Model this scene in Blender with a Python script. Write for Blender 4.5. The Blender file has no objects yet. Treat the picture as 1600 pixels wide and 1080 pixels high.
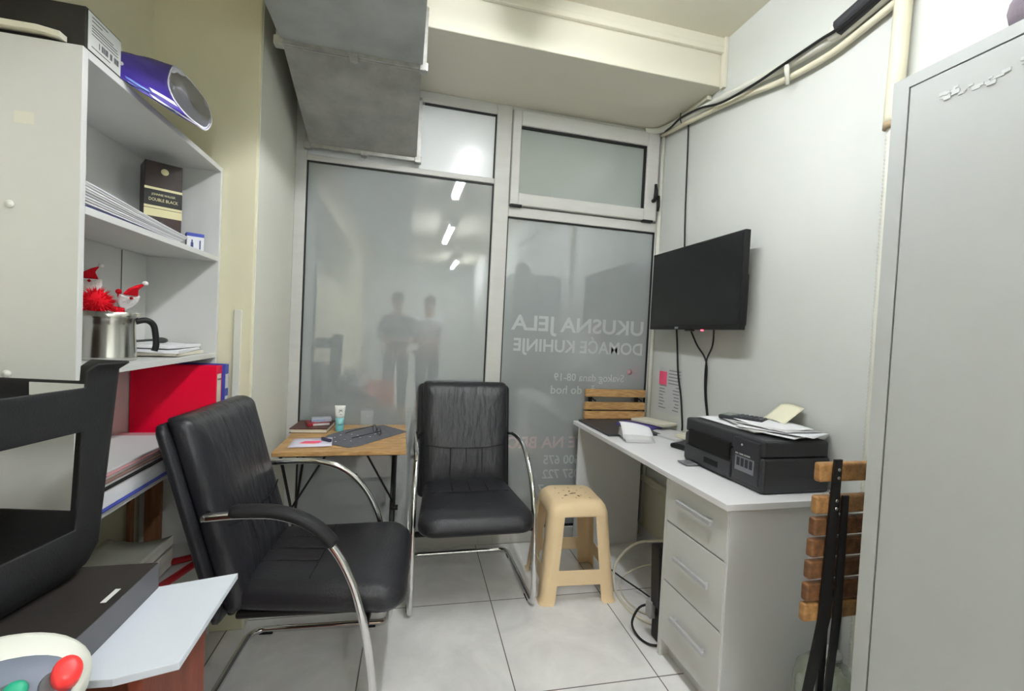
import bpy, bmesh, math, random
from mathutils import Vector, Matrix
random.seed(7)
S = bpy.context.scene
COL = S.collection
PI = math.pi

# ------------------------------------------------------------------ materials
def lin(c):
    out = []
    for v in c:
        v = v / 255.0
        out.append(v / 12.92 if v <= 0.04045 else ((v + 0.055) / 1.055) ** 2.4)
    return (out[0], out[1], out[2], 1.0)

MATS = {}
def mat(name, rgb, rough=0.5, metal=0.0, spec=0.5, var=0.0, vscale=6.0, bump=0.0, bscale=60.0,
        stretch=(1, 1, 1), rgb2=None, emit=None, trans=0.0, ior=1.45, coat=0.0, alpha=1.0):
    if name in MATS:
        return MATS[name]
    m = bpy.data.materials.new(name)
    m.use_nodes = True
    nt = m.node_tree
    b = nt.nodes['Principled BSDF']
    b.inputs['Base Color'].default_value = lin(rgb)
    b.inputs['Roughness'].default_value = rough
    b.inputs['Metallic'].default_value = metal
    b.inputs['Specular IOR Level'].default_value = spec
    b.inputs['IOR'].default_value = ior
    b.inputs['Transmission Weight'].default_value = trans
    b.inputs['Coat Weight'].default_value = coat
    b.inputs['Alpha'].default_value = alpha
    if emit:
        b.inputs['Emission Color'].default_value = lin(emit[0])
        b.inputs['Emission Strength'].default_value = emit[1]
    tc = None
    if var > 0 or bump > 0:
        tc = nt.nodes.new('ShaderNodeTexCoord')
        mp = nt.nodes.new('ShaderNodeMapping')
        mp.inputs['Scale'].default_value = stretch
        nt.links.new(tc.outputs['Object'], mp.inputs['Vector'])
    if var > 0:
        n = nt.nodes.new('ShaderNodeTexNoise')
        n.inputs['Scale'].default_value = vscale
        n.inputs['Detail'].default_value = 5
        n.inputs['Roughness'].default_value = 0.6
        nt.links.new(mp.outputs['Vector'], n.inputs['Vector'])
        r = nt.nodes.new('ShaderNodeValToRGB')
        c2 = lin(rgb2) if rgb2 else tuple([v * (1 - var) for v in lin(rgb)[:3]] + [1])
        r.color_ramp.elements[0].color = c2
        r.color_ramp.elements[1].color = lin(rgb)
        r.color_ramp.elements[0].position = 0.3
        r.color_ramp.elements[1].position = 0.65
        nt.links.new(n.outputs['Fac'], r.inputs['Fac'])
        nt.links.new(r.outputs['Color'], b.inputs['Base Color'])
    if bump > 0:
        n2 = nt.nodes.new('ShaderNodeTexNoise')
        n2.inputs['Scale'].default_value = bscale
        n2.inputs['Detail'].default_value = 4
        nt.links.new(mp.outputs['Vector'], n2.inputs['Vector'])
        bp = nt.nodes.new('ShaderNodeBump')
        bp.inputs['Strength'].default_value = bump
        bp.inputs['Distance'].default_value = 0.01
        nt.links.new(n2.outputs['Fac'], bp.inputs['Height'])
        nt.links.new(bp.outputs['Normal'], b.inputs['Normal'])
    MATS[name] = m
    return m

def floor_mat():
    m = bpy.data.materials.new('floor_tiles'); m.use_nodes = True
    nt = m.node_tree; b = nt.nodes['Principled BSDF']; L = nt.links
    tc = nt.nodes.new('ShaderNodeTexCoord')
    mp = nt.nodes.new('ShaderNodeMapping')
    mp.vector_type = 'TEXTURE'
    mp.inputs['Location'].default_value = (0.446, 2.008, 0)
    mp.inputs['Rotation'].default_value = (0, 0, math.radians(-1.4))
    L.new(tc.outputs['Object'], mp.inputs['Vector'])
    br = nt.nodes.new('ShaderNodeTexBrick')
    br.offset = 0.0; br.squash = 1.0
    br.inputs['Scale'].default_value = 1.0
    br.inputs['Brick Width'].default_value = 0.547
    br.inputs['Row Height'].default_value = 0.55
    br.inputs['Mortar Size'].default_value = 0.0022
    br.inputs['Mortar Smooth'].default_value = 0.1
    L.new(mp.outputs['Vector'], br.inputs['Vector'])
    n = nt.nodes.new('ShaderNodeTexNoise')
    n.inputs['Scale'].default_value = 3.2; n.inputs['Detail'].default_value = 8; n.inputs['Roughness'].default_value = 0.62
    n.inputs['Distortion'].default_value = 0.6
    L.new(tc.outputs['Object'], n.inputs['Vector'])
    r = nt.nodes.new('ShaderNodeValToRGB')
    r.color_ramp.elements[0].position = 0.32; r.color_ramp.elements[0].color = lin((220, 219, 218))
    r.color_ramp.elements[1].position = 0.62; r.color_ramp.elements[1].color = lin((243, 242, 240))
    L.new(n.outputs['Fac'], r.inputs['Fac'])
    L.new(r.outputs['Color'], br.inputs['Color1']); L.new(r.outputs['Color'], br.inputs['Color2'])
    br.inputs['Mortar'].default_value = lin((98, 94, 90))
    L.new(br.outputs['Color'], b.inputs['Base Color'])
    b.inputs['Roughness'].default_value = 0.28
    b.inputs['Specular IOR Level'].default_value = 0.4
    bp = nt.nodes.new('ShaderNodeBump'); bp.inputs['Strength'].default_value = 0.25; bp.inputs['Distance'].default_value = 0.002
    inv = nt.nodes.new('ShaderNodeMath'); inv.operation = 'SUBTRACT'; inv.inputs[0].default_value = 1.0
    L.new(br.outputs['Fac'], inv.inputs[1]); L.new(inv.outputs[0], bp.inputs['Height']); L.new(bp.outputs['Normal'], b.inputs['Normal'])
    return m

def wood_mat(name, dark, light, stretch, rough=0.5, scale=9):
    return mat(name, light, rough, var=0.4, rgb2=dark, vscale=scale, stretch=stretch, bump=0.12, bscale=40)

M_wall = mat('white_wall_paint', (213, 216, 212), 0.7, spec=0.3, var=0.05, vscale=1.8, bump=0.10, bscale=14)
M_cream = mat('cream_wall_paint', (228, 223, 194), 0.75, spec=0.25, var=0.05, vscale=2.0, bump=0.08, bscale=16)
M_pale = mat('pale_wall_paint', (222, 222, 210), 0.72, spec=0.25, var=0.05, vscale=2.0, bump=0.08, bscale=16)
M_ceil = mat('ceiling_paint', (222, 218, 200), 0.8, spec=0.2)
M_beam = mat('beam_paint', (226, 222, 206), 0.8, spec=0.2, bump=0.05, bscale=12)
M_alu = mat('white_aluminium', (206, 206, 202), 0.42, spec=0.5, var=0.06, vscale=5, stretch=(1, 1, 6))
M_gasket = mat('black_gasket', (22, 22, 24), 0.55)
M_film = mat('frosted_film_glass', (158, 164, 165), 0.02, spec=0.6, ior=1.5, var=0.05, vscale=1.2, rgb2=(151, 157, 158), coat=1.0)
_b = M_film.node_tree.nodes['Principled BSDF']; _b.inputs['Coat IOR'].default_value = 1.95; _b.inputs['Coat Roughness'].default_value = 0.004
M_sashglass = mat('tilt_sash_glass', (160, 168, 163), 0.02, spec=0.6, ior=1.5, coat=1.0)
M_panel = mat('white_infill_panel', (232, 236, 238), 0.22, spec=0.6)
M_letter = mat('window_lettering', (184, 188, 189), 0.1, spec=0.5)
M_letterp = mat('window_lettering_pink', (186, 172, 176), 0.1, spec=0.5)
M_redmark = mat('window_red_mark', (190, 148, 156), 0.2)
M_mela = mat('white_melamine', (214, 215, 212), 0.42, spec=0.4, var=0.02, vscale=3)
M_edge = mat('white_edge_band', (240, 240, 228), 0.45)
M_deskside = mat('desk_panel', (222, 223, 224), 0.5, spec=0.35, var=0.03, vscale=4)
M_desktop = mat('desk_top_white', (232, 232, 234), 0.35, spec=0.5)
M_leather = mat('black_leather', (34, 34, 39), 0.40, spec=0.5, bump=0.16, bscale=150)
M_leatherback = mat('black_leather_soft', (36, 36, 41), 0.37, spec=0.5, bump=0.8, bscale=11, stretch=(2.2, 1, 0.7))
M_seam = mat('black_stitching', (12, 12, 14), 0.6)
M_chrome = mat('chrome_tube', (225, 225, 226), 0.09, metal=1.0)
M_steel = mat('brushed_steel', (205, 204, 198), 0.2, metal=1.0)
M_handle = mat('satin_handle_metal', (196, 197, 200), 0.45, metal=0.35)
M_prn = mat('printer_black', (54, 54, 58), 0.45, spec=0.45, bump=0.04, bscale=400)
M_galv = mat('galvanised_sheet', (190, 195, 194), 0.5, metal=0.3, var=0.22, vscale=5, rgb2=(168, 172, 171), bump=0.08, bscale=9)
M_galv2 = mat('dull_galvanised_sheet', (184, 184, 181), 0.55, metal=0.3, var=0.3, vscale=7, rgb2=(156, 156, 152), bump=0.1, bscale=14)
M_flange = mat('flange_metal', (196, 196, 192), 0.35, metal=0.7, var=0.25, vscale=22)
M_blk = mat('black_plastic', (24, 24, 26), 0.42, spec=0.4, bump=0.05, bscale=300)
M_blkmatte = mat('black_moulded_plastic', (34, 34, 36), 0.55, spec=0.35, bump=0.1, bscale=260)
M_blkmetal = mat('black_painted_steel', (20, 19, 19), 0.45)
M_screen = mat('dark_screen', (26, 27, 29), 0.22, spec=0.35)
M_tan = mat('tan_plastic', (238, 212, 170), 0.42, spec=0.4, var=0.06, vscale=5)
M_scuff = mat('dark_scuff', (104, 76, 44), 0.7)
M_acacia = wood_mat('oiled_acacia', (150, 108, 62), (212, 172, 116), (2.2, 26, 26), 0.42)
M_acaciay = wood_mat('oiled_acacia_dark', (70, 44, 26), (132, 90, 56), (5, .6, 5), 0.45)
M_acacial = wood_mat('oiled_acacia_light', (124, 86, 48), (180, 136, 86), (5, .6, 5), 0.45)
M_redbrown = wood_mat('reddish_brown_laminate', (110, 52, 36), (140, 70, 50), (8, 8, 2), 0.5, 4)
M_brown = wood_mat('brown_board', (128, 84, 52), (160, 112, 76), (14, 14, 1.5), 0.6, 4)
M_paper = mat('white_paper', (236, 237, 240), 0.75, spec=0.2)
M_paper2 = mat('grey_white_paper', (208, 208, 208), 0.75, spec=0.2)
M_oldpaper = mat('off_white_paper', (222, 218, 200), 0.8, spec=0.2)
M_red = mat('red_cardboard', (246, 4, 56), 0.4, spec=0.4)
M_darkred = mat('dark_red_plastic', (150, 22, 32), 0.4)
M_blue = mat('blue_cardboard', (62, 78, 176), 0.45)
M_purple = mat('violet_printed_foil', (66, 46, 158), 0.42, spec=0.5, var=0.4, vscale=9, rgb2=(42, 26, 118), bump=0.2, bscale=12)
M_lilac = mat('pale_lilac_foil', (240, 240, 252), 0.55, spec=0.4, bump=0.12, bscale=18)
M_skyblue = mat('pale_blue_print', (120, 150, 214), 0.4)
M_whisky = mat('dark_wood_print', (58, 40, 34), 0.4, var=0.4, vscale=7, rgb2=(30, 22, 20), stretch=(3, 3, 1))
M_gold = mat('pale_gold_band', (214, 206, 160), 0.4)
M_dark = mat('charcoal_card', (40, 37, 34), 0.7, var=0.2, vscale=30)
M_label = mat('white_label', (214, 216, 212), 0.6)
M_ink = mat('grey_ink', (96, 98, 102), 0.7)
M_inkblk = mat('black_ink', (30, 30, 32), 0.7)
M_pink = mat('pink_note', (255, 96, 140), 0.7)
M_cabgrey = mat('grey_white_painted_metal', (184, 188, 187), 0.4, spec=0.4, var=0.03, vscale=2)
M_gap = mat('shadow_gap_rubber', (84, 88, 88), 0.6)
M_pipe = mat('cream_pipe_wrap', (226, 220, 196), 0.55, var=0.08, vscale=12)
M_pipew = mat('white_pipe_wrap', (222, 222, 212), 0.55, var=0.06, vscale=12)
M_cable = mat('black_cable', (20, 20, 22), 0.5)
M_cablew = mat('white_cable', (214, 208, 192), 0.5)
M_insul = mat('black_foam_insulation', (48, 48, 54), 0.6, var=0.2, vscale=18)
M_glass = mat('clear_glass', (245, 250, 248), 0.02, trans=0.0, spec=0.8, alpha=0.10)
M_jar = mat('greenish_glass', (186, 196, 184), 0.15, spec=0.7, alpha=0.5, var=0.2, vscale=9, rgb2=(140, 146, 122))
M_cloth = mat('grey_lace_cloth', (116, 117, 124), 0.9, spec=0.1, var=0.3, vscale=60, bump=0.4, bscale=220)
M_white = mat('white_plastic', (232, 234, 228), 0.35, spec=0.4)
M_ivory = mat('ivory_plastic', (224, 226, 216), 0.4, spec=0.4)
M_slate = mat('slate_grey_panel', (112, 120, 136), 0.45)
M_green = mat('green_button', (34, 160, 124), 0.4)
M_redp = mat('red_plastic', (250, 62, 62), 0.35)
M_board = mat('pale_blue_white_board', (214, 221, 230), 0.5, spec=0.35)
M_greystrip = mat('grey_card', (98, 98, 102), 0.6)
M_teal = mat('pale_turquoise', (150, 214, 216), 0.4)
M_felt = mat('red_felt', (206, 26, 40), 0.9, spec=0.1, bump=0.5, bscale=200)
M_fur = mat('red_fur', (226, 28, 44), 0.9, spec=0.1)
M_wfelt = mat('white_felt', (238, 234, 234), 0.9, spec=0.1, bump=0.5, bscale=120)
M_mauve = mat('mauve_fabric', (128, 118, 128), 0.85, bump=0.3, bscale=40)
M_tube = mat('lamp_tube', (255, 255, 255), 0.4, emit=((249, 252, 255), 29.0))
M_tube2 = mat('bright_lamp_tube', (255, 255, 255), 0.4, emit=((249, 252, 255), 62.0))
M_lampbody = mat('lamp_housing', (236, 236, 236), 0.4)
M_led = mat('red_standby_light', (255, 80, 90), 0.4, emit=((255, 60, 80), 3.0))
M_orange = mat('orange_plastic', (226, 96, 40), 0.5)
M_skin = mat('skin', (196, 150, 126), 0.6)
M_hair = mat('dark_hair', (40, 32, 28), 0.7)
M_coat = mat('white_work_shirt', (228, 230, 232), 0.85)
M_trouser = mat('dark_trousers', (46, 48, 56), 0.85)
M_lcd = mat('printed_sticker', (120, 124, 130), 0.4)
M_cream_note = mat('pale_yellow_paper', (236, 232, 206), 0.8)

# ------------------------------------------------------------------ mesh tools
class MB:
    def __init__(s):
        s.bm = bmesh.new(); s.smooth = []
    def box(s, lo, hi, rot=None, bevel=0.0, seg=2, smooth=False):
        lo = Vector(lo); hi = Vector(hi); c = (lo + hi) / 2; d = hi - lo
        r = bmesh.ops.create_cube(s.bm, size=1.0)
        vs = r['verts']
        for v in vs:
            v.co = Vector((v.co.x * d.x, v.co.y * d.y, v.co.z * d.z))
        if bevel > 0:
            es = list({e for v in vs for e in v.link_edges})
            rr = bmesh.ops.bevel(s.bm, geom=es, offset=bevel, segments=seg, affect='EDGES', profile=0.5)
            vs = [v for v in {vv for f in rr['faces'] for vv in f.verts}] + [v for v in vs if v.is_valid]
            vs = list({v for v in vs})
            # all verts linked
            seen = set(vs); st = list(vs)
            while st:
                v = st.pop()
                for e in v.link_edges:
                    o = e.other_vert(v)
                    if o not in seen: seen.add(o); st.append(o)
            vs = list(seen)
        for v in vs:
            co = v.co.copy()
            if rot is not None: co = rot @ co
            v.co = co + c
        return vs
    def tube(s, pts, r, seg=12, closed=False, cap=True):
        pts = [Vector(p) for p in pts]; n = len(pts)
        rr = r if isinstance(r, (list, tuple)) else [r] * n
        rings = []; up = None
        for i, p in enumerate(pts):
            if closed: t = pts[(i + 1) % n] - pts[(i - 1) % n]
            else: t = pts[min(i + 1, n - 1)] - pts[max(i - 1, 0)]
            t.normalize()
            if up is None:
                a = Vector((0, 0, 1)) if abs(t.z) < 0.9 else Vector((1, 0, 0))
                up = (a - t * a.dot(t)).normalized()
            else:
                up = (up - t * up.dot(t))
                if up.length < 1e-6: up = t.orthogonal()
                up.normalize()
            side = t.cross(up)
            rings.append([s.bm.verts.new(p + (up * math.cos(2 * PI * k / seg) + side * math.sin(2 * PI * k / seg)) * rr[i]) for k in range(seg)])
        m = n if closed else n - 1
        for i in range(m):
            a = rings[i]; b = rings[(i + 1) % n]
            for k in range(seg):
                f = s.bm.faces.new((a[k], a[(k + 1) % seg], b[(k + 1) % seg], b[k])); f.smooth = True
        if cap and not closed:
            s.bm.faces.new(rings[0][::-1]); s.bm.faces.new(rings[-1])
    def lathe(s, prof, c=(0, 0, 0), seg=32, cap=True, sx=1, sy=1):
        rings = []
        for (r, z) in prof:
            rings.append([s.bm.verts.new((c[0] + sx * r * math.cos(2 * PI * k / seg), c[1] + sy * r * math.sin(2 * PI * k / seg), c[2] + z)) for k in range(seg)])
        for a, b in zip(rings, rings[1:]):
            for k in range(seg):
                f = s.bm.faces.new((a[k], a[(k + 1) % seg], b[(k + 1) % seg], b[k])); f.smooth = True
        if cap:
            if prof[0][0] > 1e-5: s.bm.faces.new(rings[0][::-1])
            if prof[-1][0] > 1e-5: s.bm.faces.new(rings[-1])
    def prism(s, poly, h, f=None):
        """poly: list of (a,b); f maps (a,b,t) -> xyz with t in 0..h"""
        f = f or (lambda a, b, t: (a, b, t))
        lo = [s.bm.verts.new(f(a, b, 0)) for a, b in poly]
        hi = [s.bm.verts.new(f(a, b, h)) for a, b in poly]
        n = len(poly)
        s.bm.faces.new(lo[::-1]); s.bm.faces.new(hi)
        for i in range(n):
            s.bm.faces.new((lo[i], lo[(i + 1) % n], hi[(i + 1) % n], hi[i]))
    def grid(s, fn, nu, nv, smooth=True):
        vs = [[s.bm.verts.new(fn(i / nu, j / nv)) for j in range(nv + 1)] for i in range(nu + 1)]
        for i in range(nu):
            for j in range(nv):
                f = s.bm.faces.new((vs[i][j], vs[i + 1][j], vs[i + 1][j + 1], vs[i][j + 1])); f.smooth = smooth
        return vs
    def sheet(s, fn, nu, nv, th):
        """curved sheet with thickness: fn(u,v)->Vector, thickened down along z"""
        a = s.grid(fn, nu, nv)
        b = [[s.bm.verts.new(v.co - Vector((0, 0, th))) for v in row] for row in a]
        for i in range(nu):
            for j in range(nv):
                f = s.bm.faces.new((b[i][j], b[i][j + 1], b[i + 1][j + 1], b[i + 1][j])); f.smooth = True
        for i in range(nu):
            s.bm.faces.new((a[i][0], b[i][0], b[i + 1][0], a[i + 1][0]))
            s.bm.faces.new((a[i][nv], a[i + 1][nv], b[i + 1][nv], b[i][nv]))
        for j in range(nv):
            s.bm.faces.new((a[0][j], a[0][j + 1], b[0][j + 1], b[0][j]))
            s.bm.faces.new((a[nu][j], b[nu][j], b[nu][j + 1], a[nu][j + 1]))
    def loops(s, rings, cap=True, smooth=True):
        """rings of xyz, equal length, skinned"""
        R = [[s.bm.verts.new(p) for p in ring] for ring in rings]
        n = len(R[0])
        for a, b in zip(R, R[1:]):
            for k in range(n):
                f = s.bm.faces.new((a[k], a[(k + 1) % n], b[(k + 1) % n], b[k])); f.smooth = smooth
        if cap:
            f = s.bm.faces.new(R[0][::-1]); f.smooth = smooth
            f = s.bm.faces.new(R[-1]); f.smooth = smooth
    def build(s, name, m, parent=None, loc=None, rot=None, smooth=False, bevel=0.0, bseg=2, autosmooth=True):
        bmesh.ops.recalc_face_normals(s.bm, faces=s.bm.faces[:])
        me = bpy.data.meshes.new(name)
        if smooth:
            for f in s.bm.faces: f.smooth = True
        s.bm.to_mesh(me); s.bm.free()
        me.materials.append(m)
        o = bpy.data.objects.new(name, me); COL.objects.link(o)
        if parent: o.parent = parent
        if loc: o.location = loc
        if rot: o.rotation_euler = rot
        if bevel > 0:
            b = o.modifiers.new('bevel', 'BEVEL'); b.width = bevel; b.segments = bseg; b.limit_method = 'ANGLE'; b.angle_limit = math.radians(35)
        return o

def thing(name, label, cat, loc=(0, 0, 0), rotz=0, group=None, rot=None):
    o = bpy.data.objects.new(name, None); COL.objects.link(o)
    o.location = loc; o.rotation_euler = rot if rot else (0, 0, rotz)
    o.empty_display_size = 0.05
    o['label'] = label; o['category'] = cat
    if group: o['group'] = group
    return o
def tag(o, label, cat, group=None, kind=None):
    o['label'] = label; o['category'] = cat
    if group: o['group'] = group
    if kind: o['kind'] = kind
    return o
def struct(o, label=None):
    o['kind'] = 'structure'
    o['label'] = label or o.name.replace('_', ' ')
    o['category'] = o.name.split('_')[0]
    return o
def bx(name, lo, hi, m, parent=None, bevel=0.0, rot=None, bseg=2, loc=None):
    b = MB(); b.box(lo, hi, rot); return b.build(name, m, parent, bevel=bevel, bseg=bseg, loc=loc)
def tb(name, pts, r, m, parent=None, seg=12, closed=False):
    b = MB(); b.tube(pts, r, seg, closed); return b.build(name, m, parent)
def Rz(a): return Matrix.Rotation(a, 3, 'Z')
def Rx(a): return Matrix.Rotation(a, 3, 'X')
def Ry(a): return Matrix.Rotation(a, 3, 'Y')

def text(name, body, size, m, parent, mtx, depth=0.0004, align='LEFT', sx=1.0, bold=0.0):
    """flat lettering as a mesh; mtx maps text plane (x right, y up, z out)"""
    cu = bpy.data.curves.new(name, 'FONT')
    cu.body = body; cu.size = size; cu.offset = size * bold; cu.extrude = depth; cu.align_x = align; cu.resolution_u = 3
    t = bpy.data.objects.new(name + '_tmp', cu); COL.objects.link(t)
    dg = bpy.context.evaluated_depsgraph_get()
    me = bpy.data.meshes.new_from_object(t.evaluated_get(dg))
    bpy.data.objects.remove(t)
    me.transform(Matrix.Scale(sx, 4, Vector((1, 0, 0))))
    me.transform(mtx)
    me.materials.clear(); me.materials.append(m)
    o = bpy.data.objects.new(name, me); COL.objects.link(o)
    if parent: o.parent = parent
    return o
def frame(o, x, y):
    x = Vector(x).normalized(); y = Vector(y); y = (y - x * y.dot(x)).normalized(); z = x.cross(y)
    m = Matrix.Identity(4)
    for i in range(3):
        m[i][0] = x[i]; m[i][1] = y[i]; m[i][2] = z[i]; m[i][3] = o[i]
    return m

def smooth_path(pts, n=6):
    """Catmull-Rom through pts"""
    P = [Vector(p) for p in pts]; out = []
    for i in range(len(P) - 1):
        p0 = P[max(i - 1, 0)]; p1 = P[i]; p2 = P[i + 1]; p3 = P[min(i + 2, len(P) - 1)]
        for k in range(n):
            t = k / n
            out.append(0.5 * ((2 * p1) + (p2 - p0) * t + (2 * p0 - 5 * p1 + 4 * p2 - p3) * t * t + (3 * p1 - p0 - 3 * p2 + p3) * t ** 3))
    out.append(P[-1]); return out

# ------------------------------------------------------------------ room dimensions
XL, XR = -0.956, 1.54          # left and right walls
YC, YB = 1.975, 2.565          # column face, window wall inner face
XC = -0.59                     # column return
YF = -5.9                      # wall behind the photographer
ZC = 2.815
# ------------------------------------------------------------------ setting
b = MB(); b.box((XL - .1, YF - .1, -.08), (XR + .1, YB + .12, 0)); struct(b.build('floor', floor_mat()), 'pale grey tiled floor')
b = MB(); b.box((XL - .1, YF - .1, ZC), (XR + .1, YB + .12, ZC + .08)); struct(b.build('ceiling', M_ceil), 'off-white ceiling')
b = MB(); b.box((XL - .1, YF - .1, 0), (XL, YC, ZC)); struct(b.build('wall_left', M_cream), 'cream left wall')
b = MB(); b.box((XL - .1, YC, 0), (XC, YB + .12, ZC)); struct(b.build('wall_column', M_cream, bevel=.006), 'cream wall pier beside the window')
b = MB(); b.box((XR, YF - .1, 0), (XR + .1, YB + .12, ZC)); struct(b.build('wall_right', M_wall), 'white right wall')
b = MB(); b.box((XL - .1, YF - .1, 0), (XR + .1, YF, ZC)); struct(b.build('wall_behind', M_wall), 'white wall behind')
b = MB(); b.box((XC, YB + .05, 2.575), (XR, YB + .12, ZC)); struct(b.build('wall_window', M_beam), 'wall strip over the window')
b = MB(); b.box((XC, 2.018, 2.575), (XR, YB + .05, ZC)); struct(b.build('trim_1', M_beam, bevel=.004), 'off-white dropped beam over the window')
b = MB(); b.box((XC, 1.995, 2.735), (XR - .004, 2.017, 2.765), bevel=.004); b.box((XC, 2.006, 2.77), (XR - .004, 2.017, ZC)); struct(b.build('trim_2', M_beam), 'cable trunking along the top of the beam')
b = MB(); b.box((XR - .022, 1.988, 2.56), (XR, 2.017, ZC), bevel=.004); b.box((XR - .03, 2.10, 2.552), (XR, 2.4, 2.575), bevel=.004); struct(b.build('trim_3', M_beam), 'trunking in the corner of beam and right wall')
b = MB(); b.box((XR - .014, 0.9, 0), (XR, YB, .075)); struct(b.build('baseboard_right', M_deskside, bevel=.003), 'skirting along the right wall')
# panelled dado under the desk on the right wall
b = MB(); b.box((XR - .018, 1.6, .075), (XR, YB - .02, .36)); b.box((XR - .03, 1.6, .36), (XR, YB - .02, .40), bevel=.006); struct(b.build('trim_4', mat('cream_dado', (206, 200, 180), .6)), 'cream dado under the desk')
b = MB(); b.tube([(XR - .012, YB - .035, .1), (XR - .012, YB - .035, 2.55)], .012, 10); struct(b.build('trim_5', M_pipew), 'white pipe in the right window corner')
bx_ = MB(); bx_.box((-.655, YC - .008, .86), (-.628, YC, 1.30), bevel=.002); struct(bx_.build('trim_6', M_pale), 'short white conduit on the column')
# the column return is painted paler than the face
b = MB(); b.box((XC - .004, YC + .01, .0), (XC + .003, YB - .002, 2.575)); struct(b.build('wall_return', M_pale), 'pale window reveal')

# window wall: aluminium frames, panes
b = MB()
Y0, Y1 = YB - .012, YB + .04
def fr(x0, x1, z0, z1, y0=Y0): b.box((x0, y0, z0), (x1, Y1, z1), bevel=.003, seg=1)
fr(XC + .003, -.532, 0, 2.575)             # left jamb
fr(.470, .560, 0, 2.575)                   # mullion
fr(1.520, XR - .001, 0, 2.575)             # right jamb
fr(-.532, .470, 0, .082); fr(.560, 1.520, 0, .082)
fr(-.532, .470, 2.118, 2.148)              # transom left
fr(-.532, .470, 2.515, 2.575)
fr(.560, 1.520, 1.942, 2.000)              # transom right
fr(.560, 1.520, 2.555, 2.575)
fro = struct(b.build('window_1', M_alu), 'white aluminium shop window frame')
b = MB(); 
for (x0, x1, z0, z1) in ((-.532, .470, .082, 2.118), (.560, 1.520, .082, 1.942)):
    w = .007
    for q in ((x0, x0 + w, z0, z1), (x1 - w, x1, z0, z1), (x0, x1, z0, z0 + w * 1.6), (x0, x1, z1 - w, z1)):
        b.box((q[0], YB - .004, q[2]), (q[1], YB + .02, q[3]))
for q in ((.06, .470, 2.505, 2.515), (.462, .470, 2.148, 2.515)):
    b.box((q[0], YB - .004, q[2]), (q[1], YB + .02, q[3]))
b.build('gasket', M_gasket, fro)
b = MB(); b.box((-.525, YB + .006, .094), (.463, YB + .014, 2.111)); b.build('frosted_pane', M_film, fro)
b = MB(); b.box((.567, YB + .006, .094), (1.513, YB + .014, 1.935)); pr = b.build('frosted_pane', M_film, fro)
b = MB(); b.box((-.532, YB + .006, 2.148), (.463, YB + .014, 2.506)); b.build('infill_panel', M_panel, fro)
# tilt sash
b = MB()
def fs(x0, x1, z0, z1): b.box((x0, YB - .034, z0), (x1, YB + .02, z1), bevel=.004, seg=1)
fs(.562, .612, 2.006, 2.552); fs(1.424, 1.506, 2.006, 2.552); fs(.612, 1.424, 2.006, 2.078); fs(.612, 1.424, 2.466, 2.552)
sash = struct(b.build('window_2', M_alu), 'white tilting top sash')
b = MB()
for q in ((.612, 1.424, 2.455, 2.466), (1.412, 1.424, 2.078, 2.466)): b.box((q[0], YB - .02, q[2]), (q[1], YB + .02, q[3]))
b.build('gasket', M_gasket, sash)
b = MB(); b.box((.612, YB - .004, 2.078), (1.414, YB + .004, 2.458)); b.build('sash_pane', M_sashglass, sash)
b = MB()
b.tube([(1.478, YB - .034, 2.13), (1.478, YB - .05, 2.13), (1.478, YB - .062, 2.14), (1.478, YB - .064, 2.19), (1.478, YB - .058, 2.225)], [.012, .012, .013, .011, .009], 10)
b.tube([(1.497, YB - .034, 2.155), (1.497, YB - .066, 2.15), (1.497, YB - .07, 2.09), (1.497, YB - .064, 2.06)], [.008, .009, .009, .007], 10)
b.build('sash_handle', M_blk, sash)
for x in (.60, 1.45):
    bx('hinge', (x - .035, YB - .038, 1.996), (x + .035, YB - .01, 2.010), M_blk, sash, bevel=.003)
# lettering stuck to the outside of the right pane: mirrored from the inside
def wtext(body, x_right, z, size, m=M_letter, sx=1.0, bold=.016):
    mt = frame((x_right, YB + .0055, z), (-1, 0, 0), (0, 0, 1))
    text('lettering', body, size, m, pr, mt, .0004, 'LEFT', sx, bold)
wtext('UKUSNA JELA', 1.490, 1.285, .125, sx=1.13, bold=.022)
wtext('DOMA\u0106E KUHINJE', 1.490, 1.160, .105, sx=.97, bold=.022)
wtext('Svakog dana 08-19', 1.37, .985, .066, sx=.95, bold=.008)
wtext('\u010da do hod', 1.18, .905, .072, bold=.008)
wtext('TE NA BROJ', 1.125, .572, .098, M_letterp, sx=1.02, bold=.022)
wtext('600 675', 1.098, .470, .078, sx=.95)
wtext('057 722', 1.098, .382, .078, sx=.95)
wtext('7', .872, .290, .078)
b = MB(); b.lathe([(.0, 0), (.018, .0), (.018, .0006), (0, .0006)], (0, 0, 0), 16)
b.build('red_mark', M_redmark, pr, loc=(1.405, YB + .0058, 1.05), rot=(PI / 2, 0, 0))

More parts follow.
